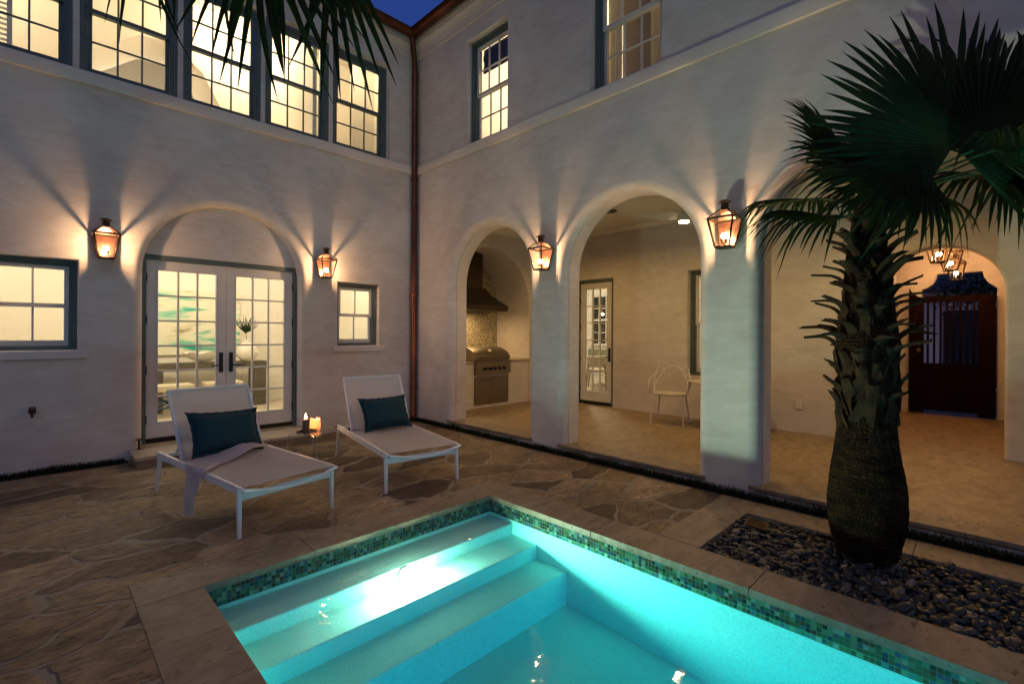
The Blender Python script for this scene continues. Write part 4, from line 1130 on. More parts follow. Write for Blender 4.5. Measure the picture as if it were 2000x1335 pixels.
def pillow(par_t, c, lean, rollz, w_, h_, label):
    """soft cushion with flanged corners, standing against the backrest of par_t"""
    bm = NB(); N = 22
    def pt(i, j, side):
        u = -1 + 2 * i / N; v = -1 + 2 * j / N
        puff = max(0, (1 - u ** 4) * (1 - v ** 4)) ** .55
        k = 1 - .055 * (1 - u * u) * (abs(v) ** 3); k2 = 1 - .075 * (1 - v * v) * (abs(u) ** 3)
        x = u * w_ / 2 * k2; y = v * h_ / 2 * k
        z = side * (.065 * puff + .002) + .006 * noise.noise(Vector((x * 9, y * 9, side + w_ * 3)))
        return (x, y, z)
    g = {}
    for side in (1, -1):
        for i in range(N + 1):
            for j in range(N + 1):
                key = (i, j, 0 if i in (0, N) or j in (0, N) else side)
                if key not in g:
                    p = pt(i, j, side)
                    g[key] = bm.verts.new(p if key[2] else (p[0], p[1], 0.004 * math.sin(i * 1.7 + j * 2.3)))
        for i in range(N):
            for j in range(N):
                q = [g[(a, b, 0 if a in (0, N) or b in (0, N) else side)] for a, b in ((i, j), (i + 1, j), (i + 1, j + 1), (i, j + 1))]
                bm.faces.new(q if side > 0 else q[::-1])
    # flange
    for f_ in ():
        pass
    o = finish("pillow", bm, 'teal', None, 70)
    bm = NB(); rr = []
    edge = [(i, 0) for i in range(N)] + [(N, j) for j in range(N)] + [(i, N) for i in range(N, 0, -1)] + [(0, j) for j in range(N, 0, -1)]
    inner = [pt(i, j, 0) for i, j in edge]
    outer = []
    for (i, j), p in zip(edge, inner):
        u = -1 + 2 * i / N; v = -1 + 2 * j / N; c_ = 1.0 + .6 * (abs(u * v) ** 6)
        outer.append((p[0] + .022 * u ** 3 * c_, p[1] + .022 * v ** 3 * c_, .006 * math.sin(i * 1.9 + j * 1.3)))
    loft(bm, [[(p[0], p[1], .003) for p in inner], [(p[0], p[1], p[2] + .0015) for p in outer], [(p[0], p[1], p[2] - .0015) for p in outer], [(p[0], p[1], -.003) for p in inner]], True, False)
    finish("flange", bm, 'teal', o, 60)
    # local frame on the lounger: x->lateral, y->up the backrest, z->out
    B = Matrix(((0, -math.sin(lean), math.cos(lean)), (1, 0, 0), (0, math.cos(lean), math.sin(lean)))).to_4x4()
    mw_ = Matrix.Translation(par_t.location) @ Matrix.Rotation(par_t.rotation_euler.z, 4, 'Z') @ Matrix.Translation(c) @ B @ Matrix.Rotation(rollz, 4, 'Z')
    o.matrix_world = mw_
    return tag(o, label, "pillow", "teal pillows on the loungers")
pillow(l1, (.54, .36, .565), R(30), R(-3), .54, .36, "teal pillow on the nearer lounger, its corner on the throw")
pillow(l2, (.56, .385, .555), R(34), R(1), .50, .35, "teal pillow on the farther lounger near the corner")

# throw over the nearer lounger
def throw():
    rings = []; random.seed(5); NN = 46; MM = 26
    for k in range(NN + 1):
        s = k / NN
        # path across the seat (lateral w) then over the rail and down
        if s < .70:
            q = s / .70; w_ = .66 - .68 * q; z = .386 + .05 * math.exp(-((q - .3) / .22) ** 2); cx = .62 + .10 * q + .18 * q * q; half = .045 + .15 * q ** .8 
        else:
            q = (s - .70) / .30; w_ = -.026 - .02 * q; z = .384 - .225 * q; cx = .90 + .0 * q; half = .195 - .105 * q ** .6
        r = []
        for j in range(MM + 1):
            v = -1 + 2 * j / MM
            fold = .022 * math.sin(v * 8 + s * 3.0) * (.5 + .5 * math.sin(s * 6 + 1)) + .010 * noise.noise(Vector((s * 5, v * 3, 2)))
            if s < .70:
                zz = z * (1) - .03 * max(0, v) ** 2 * math.exp(-((q - .3) / .3) ** 2)
                r.append((cx + v * half + .015 * math.sin(s * 9), w_ + .02 * math.sin(v * 3), max(.384, zz + abs(fold)) + .004))
            else: r.append((cx + v * half + .015 * math.sin(s * 9), w_ - abs(fold) * 1.3 - .004, z + .012 * v))
        rings.append(r)
    bm = NB(); vr = [[bm.verts.new(p) for p in r] for r in rings]
    for a, b in zip(vr, vr[1:]):
        for i in range(MM): bm.faces.new((a[i], a[i + 1], b[i + 1], b[i]))
    bmesh.ops.solidify(bm, geom=list(bm.faces), thickness=.005)
    o = finish("throw_blanket", bm, 'throw', None, 70)
    bm = NB(); last = rings[-1]
    for j in range(0, MM + 1, 1):
        p = Vector(last[j]); dx = random.uniform(-.012, .012)
        tube(bm, [p, p + Vector((dx * .5, -.004, -.03)), p + Vector((dx, -.004 + random.uniform(-.006, .006), -.125 - random.uniform(0, .03)))], [.003, .004, .0018], 5)
    finish("fringe", bm, 'fringe', o, 60)
    o.location = l1.location; o.rotation_euler = l1.rotation_euler
    tag(o, "lilac grey throw with cream fringe hanging over the nearer lounger's side", "throw")
throw()

# ------------------------------------------------------------------ side table with candles, small things
st = thing("side_table", "clear acrylic waterfall side table between the two loungers", "side table", (-2.36, -1.62, 0), R(28))
bm = NB()
W_, D_, H_, T_ = .40, .36, .37, .012; r_ = .04
pr = [(-W_ / 2, 0), (-W_ / 2, H_ - r_)] + [(-W_ / 2 + r_ - r_ * math.cos(a), H_ - r_ + r_ * math.sin(a)) for a in (PI / 2 * k / 6 for k in range(1, 7))]
pr = pr + [(-x, z) for x, z in pr[::-1]]
inn = [(x * (1 - 2 * T_ / W_), z - T_ if z > 0.01 else 0) for x, z in pr]
loft(bm, [[(x, y, z) for x, z in pr + inn[::-1]] for y in (-D_ / 2, D_ / 2)], True, False)
for y in (-D_ / 2, D_ / 2):
    a = [bm.verts.new((x, y, z)) for x, z in pr]; b = [bm.verts.new((x, y, z)) for x, z in inn]
    for i in range(len(a) - 1): bm.faces.new((a[i], a[i + 1], b[i + 1], b[i]))
finish("table_shell", bm, 'acrylic', st, 50)
bm = NB()
for y in (-D_ / 2 - .001, D_ / 2 + .001): tube(bm, [(x * .985, y, z) for x, z in pr], .0035, 6)
finish("table_edge", bm, 'arim', st, 50)
tp = Vector((-2.43, -1.58, .371))
tr = NB(); vbox(tr, (-.085, -.065, 0), (.085, .065, .006)); ring_box(tr, None, -.085, .085, -.065, .065, .008, .0061, .018)
tag(finish("tray", tr, 'wood', None, loc=tp, bevel=.002), "small dark rectangular tray under the pillar candle", "tray").rotation_euler = (0, 0, R(28))
cd = thing("pillar_candle", "lit brown pillar candle standing on the dark tray", "candle", tp + Vector((-.01, 0, .007)))
bm = NB(); lathe(bm, [(.033, 0), (.034, .003), (.034, .125), (.031, .131), (.024, .126), (.001, .122)], seg=28); finish("wax", bm, base("brown_wax", (.16, .085, .05), .45), cd, 40)
bm = NB(); tube(bm, [(0, 0, .12), (.002, 0, .138)], .0015, 6); finish("wick", bm, 'black', cd)
bm = NB(); lathe(bm, [(.001, .134), (.009, .144), (.011, .154), (.006, .172), (.001, .195)], seg=12); finish("flame", bm, 'flame', cd, 60)
light('POINT', "candle_light", (0, 0, .20), 2.2, (1.0, .52, .22), cd, size=.012)
vt = thing("votive_holder", "cream ribbed votive holder glowing from within, beside the pillar candle", "candle holder", tp + Vector((.125, .075, .001)))
bm = NB()
for k in range(16):
    a = 2 * PI * k / 16; h = .105 + .028 * random.random(); p = (.047 * math.cos(a), .047 * math.sin(a))
    lathe(bm, [(.0095, 0), (.0098, h * .5), (.0085, h - .012), (.010, h - .006), (.004, h)], (*p, 0), 9)
mglow = base("votive_porcelain", (.85, .70, .5), .5); n, l = nodes(mglow)
b_ = n["Principled BSDF"]; o_ = [x for x in n if x.type == 'OUTPUT_MATERIAL'][0]
tr_ = n.new("ShaderNodeBsdfTranslucent"); tr_.inputs[0].default_value = (1, .78, .55, 1); mx = n.new("ShaderNodeMixShader"); mx.inputs[0].default_value = .55
l.new(b_.outputs[0], mx.inputs[1]); l.new(tr_.outputs[0], mx.inputs[2]); l.new(mx.outputs[0], o_.inputs[0])
finish("ribs", bm, mglow, vt, 60)
bm = NB(); lathe(bm, [(.018, 0), (.018, .02), (.001, .021)], seg=16); finish("tea_light", bm, 'wax', vt, 40)
bm = NB(); lathe(bm, [(.001, .024), (.005, .03), (.005, .038), (.001, .056)], seg=10); finish("flame", bm, 'flame', vt, 60)
light('POINT', "votive_light", (0, 0, .075), 2.6, (1.0, .58, .28), vt, size=.012)

ds1 = thing("door_holdback", "short black door holdback post at the left end of the doorstep", "doorstop", (-3.70, -.04, .125), 0, "black holdback posts on the doorstep")
bm = NB(); lathe(bm, [(.026, 0), (.026, .004), (.011, .010), (.010, .09), (.012, .095)], seg=16); finish("post", bm, 'bronze', ds1, 40)
bm = NB(); lathe(bm, [(.012, .095), (.024, .10), (.036, .104), (.036, .112), (.001, .114)], seg=18); finish("bumper", bm, 'bronze', ds1, 40)
dup(ds1, (-1.79, -.04, .125), 0, "short black door holdback post right of the doors, behind the candles")
sg = thing("wall_spigot", "small dark garden tap on the stucco under the larger small window", "tap", (-4.558, 0, .64))
bm = NB(); tube(bm, [(0, 0, 0), (0, -.05, 0), (0, -.08, -.01), (0, -.09, -.05)], [.016, .014, .013, .011], 10); lathe(bm, [(.03, 0), (.03, .006), (.012, .008)], (0, 0, 0), 16, ax=Matrix.Rotation(R(90), 3, 'X')); finish("spout", bm, 'bronze', sg, 50)
bm = NB(); tube(bm, [(0, -.045, .0), (0, -.05, .035)], .005, 8)
for k in range(6):
    a = k * PI / 3; sphere(bm, (.02 * math.cos(a), -.052 + .006 * math.sin(a), .036 + .012 * math.sin(a)), .009, u=8, v=6)
finish("wheel_handle", bm, 'bronze', sg, 60)

# ------------------------------------------------------------------ interior things seen through the glass
cs = thing("console_table", "dark wooden console table seen through the double doors", "console table", (-2.35, 2.72, .135))
bm = NB(); vbox(bm, (-.95, -.19, .70), (.83, .19, .80)); finish("table_top", bm, 'wood', cs, bevel=.003)
for x in (-.93, .62):
    bm = NB(); vbox(bm, (x, -.17, 0), (x + .20, .17, .699)); finish("leg", bm, 'wood', cs)
CT = .135 + .80
pt_ = thing("painting", "wide abstract painting in cream, aqua and brown above the console", "painting", (-2.55, 3.09, 1.62))
bm = NB(); vbox(bm, (-.80, -.035, -.56), (.72, 0, .56))
mp_ = base("abstract_canvas", (.7, .7, .6), .8); n, l = nodes(mp_)
tc = n.new("ShaderNodeTexCoord"); mpp = n.new("ShaderNodeMapping"); mpp.inputs["Scale"].default_value = (.9, 1, 5.5); l.new(tc.outputs["Object"], mpp.inputs[0])
tx = n.new("ShaderNodeTexNoise"); tx.inputs["Scale"].default_value = 1.15; tx.inputs["Detail"].default_value = 5; tx.inputs["Distortion"].default_value = .7; l.new(mpp.outputs[0], tx.inputs["Vector"])
cr_ = n.new("ShaderNodeValToRGB"); e = cr_.color_ramp.elements
e[0].position = .32; e[0].color = (.02, .38, .28, 1); e[1].position = .72; e[1].color = (.30, .20, .09, 1)
for p_, c_ in ((.40, (.28, .58, .42)), (.46, (.68, .70, .52)), (.56, (.78, .74, .58)), (.64, (.60, .56, .38))):
    x_ = e.new(p_); x_.color = (*c_, 1)
l.new(tx.outputs["Fac"], cr_.inputs[0]); l.new(cr_.outputs[0], n["Principled BSDF"].inputs["Base Color"])
finish("canvas", bm, mp_, pt_)
sb = NB()  # clam shell bowl
rings = []
for k in range(9):
    s = k / 8; r = []
    for i in range(48):
        a = 2 * PI * i / 48; lob = 1 + .20 * abs(math.sin(a * 3.5)) * s
        r.append(((.06 + .20 * s ** .7) * math.cos(a) * lob, (.05 + .10 * s ** .7) * math.sin(a) * lob, .015 + .13 * s ** 1.5 + .04 * s * abs(math.sin(a * 3.5))))
    rings.append(r)
inner_ = [[(x * .93, y * .93, z + .004) for x, y, z in r] for r in rings[::-1]]
loft(sb, rings + inner_)
tag(finish("shell_bowl", sb, 'ceramic', None, 60, loc=(-2.50, 2.70, CT)), "white scalloped clam shell bowl on the dark console", "bowl")
vs_t = thing("vase_with_palm_leaf", "round white vase holding a green palm leaf on the console", "vase", (-1.83, 2.62, CT))
bm = NB(); lathe(bm, [(.001, 0), (.08, 0), (.15, .06), (.175, .15), (.155, .25), (.09, .32), (.045, .345), (.04, .39), (.035, .39), (.035, .33)], seg=36); finish("vase", bm, 'ceramic', vs_t, 50)
def fan_leaf(bm, n, rad, span, split=.45, droop=.25, fold=.02, seed=0, wmul=1.0, tipdroop=.0, cup=.0, nseg=9):
    """pleated fan in the local x (axis) / y plane, z up; origin at the hastula"""
    rnd = random.Random(seed)
    for k in range(n):
        a = -span / 2 + span * (k + .5) / n; da = span / n * .5
        L = rad * (1 - .18 * abs(a / (span / 2)) ** 2) * rnd.uniform(.90, 1.04)
        aj = rnd.gauss(0, .035) + (rnd.choice((-.18, .18)) if rnd.random() < .08 else 0)
        dr = droop * rnd.uniform(.8, 1.25); td = tipdroop * rnd.uniform(.3, 1.7) + (.5 if rnd.random() < .10 else .02)
        prev = None
        hw = 0
        for i in range(nseg + 1):
            s = i / nseg; r = L * s
            if s <= split: hw = r * math.tan(da) * 1.02
            else: hw = L * split * math.tan(da) * (1 - ((s - split) / (1 - split)) ** 1.9) * 1.05 + .0008
            hw *= wmul if s > split else 1
            ang = a + aj * max(0, s - split) * 2
            z = -dr * rad * s ** 2.2 - td * rad * max(0, s - split) ** 2 * 2.5 + cup * rad * (1 - math.cos(a)) * s
            rr_ = r * (1 - .25 * td * max(0, s - split))
            c = Vector((rr_ * math.cos(ang), rr_ * math.sin(ang), z)); t_ = Vector((-math.sin(ang), math.cos(ang), 0))
            fz = fold * min(1, s * 2.2) * (1 if s < split else max(0.15, 1 - (s - split) * 1.2))
            row = [bm.verts.new(c + t_ * hw), bm.verts.new(c + Vector((0, 0, fz * min(1, hw / .012)))), bm.verts.new(c - t_ * hw)]
            if prev:
                bm.faces.new((prev[0], prev[1], row[1], row[0])); bm.faces.new((prev[1], prev[2], row[2], row[1]))
            prev = row
bm = NB(); tube(bm, [(0, 0, .3), (-.03, 0, .55)], .005, 6)
b2 = NB(); fan_leaf(b2, 15, .36, R(110), .35, .1, .004, 4); b2.transform(Matrix.Translation((-.03, 0, .5)) @ Matrix.Rotation(R(8), 4, 'Y') @ Matrix.Rotation(R(-90), 4, 'Y') @ Matrix.Rotation(R(90), 4, 'X'))
me_ = bpy.data.meshes.new("x"); b2.to_mesh(me_); bm.from_mesh(me_); b2.free(); finish("palm_leaf", bm, 'frond', vs_t, recalc=False)
for i, (x, lab) in enumerate(((-3.02, "cream padded stool with curved dark legs under the console, left one"), (-2.32, "cream padded stool with curved dark legs under the console, right one"))):
    if i == 0:
        ot = thing("stool", lab, "stool", (x, 2.2, .135), 0, "stools in front of the console")
        bm = NB(); vbox(bm, (-.27, -.2, .40), (.27, .2, .50)); finish("seat_pad", bm, 'cushion', ot, bevel=.03, bseg=3)
        for sy in (-.17, .17):
            bm = NB()
            for sx in (-1, 1): tube(bm, arc3([(sx * .26, sy, .42), (sx * .20, sy, .30), (0, sy, .20), (-sx * .18, sy, .12), (-sx * .26, sy, 0)], 6), .012, 8)
            finish("leg_frame", bm, 'black', ot, 60)
    else: dup(ot, (x, 2.2, .135), 0, lab)

# dining room behind the porch door
dw = NB()
def DRm(u, v, d): return (7.58 + d, u, v)
dwin = thing("inner_window", "white-framed window with dark panes on the dining room's far wall", "window", (7.58, 1.0, 1.9))
bm = NB(); vbox(bm, (-.75, -.75, -.012), (.75, .70, -.004), lambda u, v, d: (d, u, v)); finish("dark_pane", bm, base("night_glass", (.006, .012, .008), .08), dwin)
bm = NB(); DM = lambda u, v, d: (d, u, v)
ring_box(bm, DM, -.80, .80, -.80, .75, .07, -.05, 0); vbox(bm, (-.73, -.05, -.045), (.73, .01, -.013), DM)
for c in (-.25, 0, .25, -.5, .5): vbox(bm, (c - .014, -.73, -.035), (c + .014, .68, -.013), DM)
for c in (-.4, .33): vbox(bm, (-.73, c - .012, -.033), (.73, c + .012, -.0135), DM)
finish("frame", bm, 'white', dwin)
bm = NB(); vbox(bm, (-.9, -1.42, -.03), (.9, -.90, 0), DM); finish("sideboard_panel", bm, base("sage_panel", (.22, .24, .14), .7), dwin)
def dining_chair(loc, rz, lab, first=[None]):
    if first[0] is None:
        t = thing("dining_chair", lab, "chair", loc, rz, "oak chairs in the dining room")
        bm = NB(); vbox(bm, (-.23, -.23, .42), (.23, .23, .49)); finish("seat", bm, 'cushion', t, bevel=.02)
        bm = NB(); rings = []
        for k in range(13):
            a = -1.25 + 2.5 * k / 12; r = .25
            rings.append([((-r + dd) * math.cos(a), (r - dd) * math.sin(a), z) for dd, z in ((0, .58), (0, .80), (.03, .80), (.03, .58))])
        loft(bm, rings); finish("backrest", bm, 'cushion', t, 50)
        for sx, sy in ((1, 1), (1, -1), (-1, 1), (-1, -1)):
            bm = NB(); tube(bm, [(sx * .19, sy * .19, .44 if sx > 0 else .60), (sx * .23, sy * .24, 0)], [.022, .013], 8); finish("leg", bm, 'oak', t, 60)
        first[0] = t; return t
    return dup(first[0], loc, rz, lab)
dining_chair((5.0, -.22, ZF + .02), R(30), "oak dining chair with cream seat behind the porch door, left one")
dining_chair((5.15, -.75, ZF + .02), R(60), "oak dining chair with cream seat behind the porch door, partly cut off right")
dt = thing("dining_table", "white round dining table beyond the oak chairs", "table", (5.85, .05, ZF + .02))
bm = NB(); lathe(bm, [(.001, .72), (.58, .72), (.6, .73), (.6, .745), (.001, .75)], seg=40); finish("table_top", bm, 'plastic', dt, 40)
bm = NB(); lathe(bm, [(.3, 0), (.28, .02), (.06, .06), (.045, .5), (.1, .719)], seg=24); finish("pedestal", bm, 'plastic', dt, 40)
pd = thing("pendant_lamp", "small glowing pendant lamp in the dining room", "pendant lamp", (5.8, .18, 1.97))
bm = NB(); tube(bm, [(0, 0, .06), (0, 0, 1.25)], .004, 6); lathe(bm, [(.02, .08), (.03, .05), (.03, .02)], seg=14); finish("stem", bm, 'brass', pd)
bm = NB(); sphere(bm, (0, 0, 0), .035); finish("globe", bm, 'lamp', pd, 60)
# plant behind the porch window
def spiky(loc, lab, n=26, h=.5, name="potted_plant", mat='frond'):
    t = thing(name, lab, "plant", loc)
    bm = NB(); lathe(bm, [(.09, 0), (.12, .2), (.125, .22), (.11, .22), (.10, .18), (.001, .18)], seg=24); finish("pot", bm, 'hood', t, 40)
    bm = NB(); tube(bm, [(0, 0, .18), (.01, 0, .45)], .018, 8); finish("stem", bm, 'bark', t)
    bm = NB(); rnd = random.Random(3)
    for k in range(n):
        a = rnd.uniform(0, 6.28); e_ = rnd.uniform(-.2, 1.3); d = Vector((math.cos(a) * math.cos(e_), math.sin(a) * math.cos(e_), math.sin(e_)))
        s = d.cross(Vector((0, 0, 1))).normalized() * .012; c = Vector((.01, 0, .46)); prev = None
        for i in range(6):
            q = i / 5; p = c + d * h * q + Vector((0, 0, -.18 * h * q * q)); ww = s * (1 - q ** 2 * .97) * 1.2
            row = [bm.verts.new(p + ww), bm.verts.new(p - ww)]
            if prev: bm.faces.new((prev[0], prev[1], row[1], row[0]))
            prev = row
    finish("foliage", bm, mat, t); return t
spiky((3.65, -3.85, .83), "dark spiky potted plant behind the glass of the porch window", h=.38)
bm = NB(); vbox(bm, (3.45, -4.3, ZF + .02), (3.95, -3.3, .82))
tag(finish("cabinet", bm, 'wood', None, bevel=.004), "dark low cabinet under the porch window's plant, inside the room", "cabinet")
# upstairs plant and blind (first window), curtains (second)
up = thing("potted_plant", "leafy green plant standing inside the upper window next to the downpipe", "plant", (.62, -2.05, 3.96))
bm = NB(); lathe(bm, [(.10, 0), (.13, .25), (.12, .26), (.001, .22)], seg=20); finish("pot", bm, 'ceramic', up, 40)
bm = NB(); tube(bm, [(0, 0, .22), (0, .02, .6), (-.02, .03, .85)], .008, 6); finish("stem", bm, 'petiole', up)
bm = NB(); rnd = random.Random(9)
for k in range(46):
    a = rnd.uniform(0, 6.28); z = rnd.uniform(.35, .95); r = rnd.uniform(.04, .16); c = Vector((r * math.cos(a), r * math.sin(a), z))
    d = Vector((math.cos(a), math.sin(a), rnd.uniform(-.6, .5))).normalized(); L = rnd.uniform(.09, .14); s = d.cross(Vector((rnd.uniform(-.3, .3), rnd.uniform(-.3, .3), 1))).normalized(); prev = None
    for i in range(7):
        q = i / 6; p = c + d * L * q + Vector((0, 0, -.03 * q * q)); ww = s * (.030 * math.sin(PI * (q * .92 + .04)))
        row = [bm.verts.new(p + ww), bm.verts.new(p - ww)]
        if prev: bm.faces.new((prev[0], prev[1], row[1], row[0]))
        prev = row
finish("foliage", bm, 'greenleaf', up)
bl = NB()
for k in range(4):
    z = 5.44 + k * .09; vbox(bl, (.31 + .012 * (k % 2), -2.19, z), (.335 + .012 * (k % 2), -1.36, z + .088))
tag(finish("window_blind", bl, 'navy'), "folded navy blind across the top of the upper window by the downpipe", "blind")
for i, (y0, y1) in enumerate(((-3.78, -3.60), (-4.30, -4.16))):
    bm = NB(); rings = []
    for z in (3.98, 5.9):
        rings.append([(.36 + .02 * math.sin(k * 1.3), y0 + (y1 - y0) * k / 24, z) for k in range(25)])
    vr = [[bm.verts.new(p) for p in r] for r in rings]
    for k in range(24): bm.faces.new((vr[0][k], vr[0][k + 1], vr[1][k + 1], vr[1][k]))
    bmesh.ops.solidify(bm, geom=list(bm.faces), thickness=.004)
    tag(finish("curtain", bm, 'curtain', None, 60), ("cream curtain at the left edge of the upper window above the broad pillar side", "cream curtain strip near the middle of the upper window over the middle arch")[i], "curtain")
pr_ = NB(); vbox(pr_, (.75, -4.14, 3.96), (.80, -3.55, 6.6)); tag(finish("dim_interior_panel", pr_, base("taupe_panel", (.20, .165, .10), .7)), "taupe panel filling the left part of the upper window over the middle arch", "panel")  # taupe sheet standing in for the dimmer room behind the left panes

# ------------------------------------------------------------------ palms
PCX, PCY = -.595, -6.285
palm = thing("palm_tree", "short stout fan palm with bulbous trunk growing out of the dark pebbles", "palm tree", (PCX, PCY, 0))
bm = NB(); prof = [(.14, -.10), (.165, -.04), (.20, .06), (.225, .17), (.236, .30), (.232, .42), (.216, .55), (.195, .68), (.178, .82), (.170, .95), (.170, 1.08), (.176, 1.22), (.188, 1.40), (.160, 1.6), (.135, 1.8), (.115, 2.0), (.095, 2.2), (.07, 2.32)]
fine = []
prof = [(r * .94, z) for r, z in prof]
for (r0, z0), (r1, z1) in zip(prof, prof[1:]):
    m_ = max(2, int((z1 - z0) / .012))
    for k in range(m_): fine.append((r0 + (r1 - r0) * k / m_, z0 + (z1 - z0) * k / m_))
fine.append(prof[-1])
def jit(a, z):
    p = Vector((math.cos(a) * 2, math.sin(a) * 2, z * 5))
    ring_ = .0022 * math.sin(z * 130 + 2.2 * noise.noise(Vector((math.cos(a), math.sin(a), z * 2))))
    crack = -.022 * max(0, noise.noise(Vector((math.cos(a) * 9, math.sin(a) * 9, z * 5)))) 
    return (ring_ + .03 * noise.noise(p) + crack + .015 * noise.noise(p * 4)) * (1 if z < 1.2 else 1.6)
lathe(bm, fine, seg=96, jit=jit); finish("trunk", bm, 'bark', palm, 60)
# cut leaf bases
random.seed(21)
GA = 2.39996
NBT = 100
for k in range(NBT):
    t = k / NBT; z = .93 + 1.25 * t + random.gauss(0, .035); a = k * GA + random.gauss(0, .10)
    rad = .158 if z < 1.3 else .158 - .095 * (z - 1.3) / .90
    hug = random.uniform(.12, .16); out = random.uniform(.16, .25) * (1.0 if z > 1.25 else .5) * (1.15 if z < 1.8 else .9)
    w0 = random.uniform(.11, .15); w1 = random.uniform(.042, .062)
    el0 = R(random.uniform(76, 88)); el1 = R(random.uniform(-18, 16) + 24 * t)
    if z < 1.25: el1 = R(random.uniform(30, 70))
    bm = NB(); rings = []; p = Vector((rad - .012, 0, z - .10)); NN_ = 13
    for i in range(NN_):
        s = i / (NN_ - 1)
        if s < .45: el = el0; wd = w0 + (w1 * 1.5 - w0) * (s / .45) ** 1.3
        else: el = el0 + (el1 - el0) * min(1, (s - .45) / .32) ** .8; wd = w1 * 1.5 + (w1 - w1 * 1.5) * (s - .45) / .55
        th = .016 * (1 - .5 * s)
        d = Vector((math.cos(el), 0, math.sin(el))); nn = Vector((math.sin(el), 0, -math.cos(el))) * -1; c_ = -.16 * wd if s < .45 else .20 * wd
        jag = .0035 * (i % 2) if s > .4 else 0
        end = (.012 * math.sin(k * 3 + 1) if i == NN_ - 1 else 0)
        rings.append([p + d * (end * y_) + Vector((0, y_ * (wd / 2 + jag), 0)) + nn * (zz * th * .6 + c_ * (abs(y_) ** 2)) for y_, zz in ((-1, 0), (-.5, .8), (0, 1), (.5, .8), (1, 0), (.5, -.7), (0, -.9), (-.5, -.7))])
        p = p + d * ((hug / (.45 * (NN_ - 1))) if s < .45 else out / (.55 * (NN_ - 1)))
    rm = Matrix.Rotation(a, 3, 'Z') @ Matrix.Rotation(random.gauss(0, .14), 3, 'X'); zc = Vector((0, 0, z))
    loft(bm, [[rm @ (q - zc) + zc for q in r] for r in rings]); finish("leaf_base", bm, 'boot', palm, 50)
# loose fibre hairs
bm = NB(); rnd = random.Random(4)
for k in range(1500):
    a = rnd.uniform(0, 6.28); z = rnd.choice((rnd.uniform(.7, 1.5), rnd.uniform(.2, 1.3), rnd.uniform(1.0, 2.1)))
    rr_ = .225 - .065 * min(1, max(0, (z - .35) / .5)) - (.08 * max(0, z - 1.4)); L = rnd.uniform(.02, .11) * (1 if z > .75 else .35)
    d = Vector((math.cos(a), math.sin(a), rnd.uniform(-1.2, .7))).normalized(); d2 = (d + Vector((rnd.uniform(-.6, .6), rnd.uniform(-.6, .6), rnd.uniform(-.8, .2)))).normalized()
    p = Vector((math.cos(a) * rr_ * .97, math.sin(a) * rr_ * .97, z)); s = d.cross(Vector((0, 0, 1))).normalized() * .0011
    q1 = p + d * L * .5; q2 = q1 + d2 * L * .5
    v_ = [bm.verts.new(x) for x in (p + s, p - s, q1 - s, q1 + s, q2)]; bm.faces.new(v_[:4]); bm.faces.new((v_[3], v_[2], v_[4]))
finish("fibre", bm, 'fibre', palm)["kind"] = "stuff"

er = Vector((.7071, -.7071, 0)); ef = Vector((.7071, .7071, 0)); ez = Vector((0, 0, 1))
def frond(par, base_, hub, axis, normal, rad, span, n, seed, droop=.15, tip=.3, split=.45, cup=0, mat='frond', fold=.012, pet=.011):
    """one fan frond with its petiole; all vectors in the palm's local frame"""
    ax = Vector(axis).normalized(); nm = Vector(normal); nm = (nm - ax * nm.dot(ax)).normalized(); sy = nm.cross(ax)
    bm = NB(); fan_leaf(bm, n, rad, span, split, droop, fold, seed, 1.0, tip, cup)
    Mx = Matrix((ax, sy, nm)).transposed().to_4x4(); Mx.translation = Vector(hub); bm.transform(Mx)
    # gravity on the free tips
    H = Vector(hub)
    for v in bm.verts:
        d = (v.co - H).length / rad
        if d > split: v.co.z -= tip * rad * ((d - split) / (1 - split)) ** 2 * .55
    c0 = H - ax * rad * .02
    bmesh.ops.create_icosphere(bm, subdivisions=2, radius=.03, matrix=Matrix.Translation(H) @ Mx.to_3x3().to_4x4() @ Matrix.Diagonal((1.2, 1, .35, 1)))
    f = finish("frond", bm, mat, par, recalc=False)
    b0 = Vector(base_); mid = (b0 + H) / 2 + Vector((0, 0, .10 * (H - b0).length)); bm = NB()
    tube(bm, arc3([b0, mid, H, H + ax * rad * .12], 6), [pet * 1.5] + [pet] * 20 if False else pet, 6, flat=.6)
    finish("petiole", bm, 'petiole', f); return f
H0 = (0, 0, 2.22)
def P3(r, f, z): return er * r + ef * f + ez * z
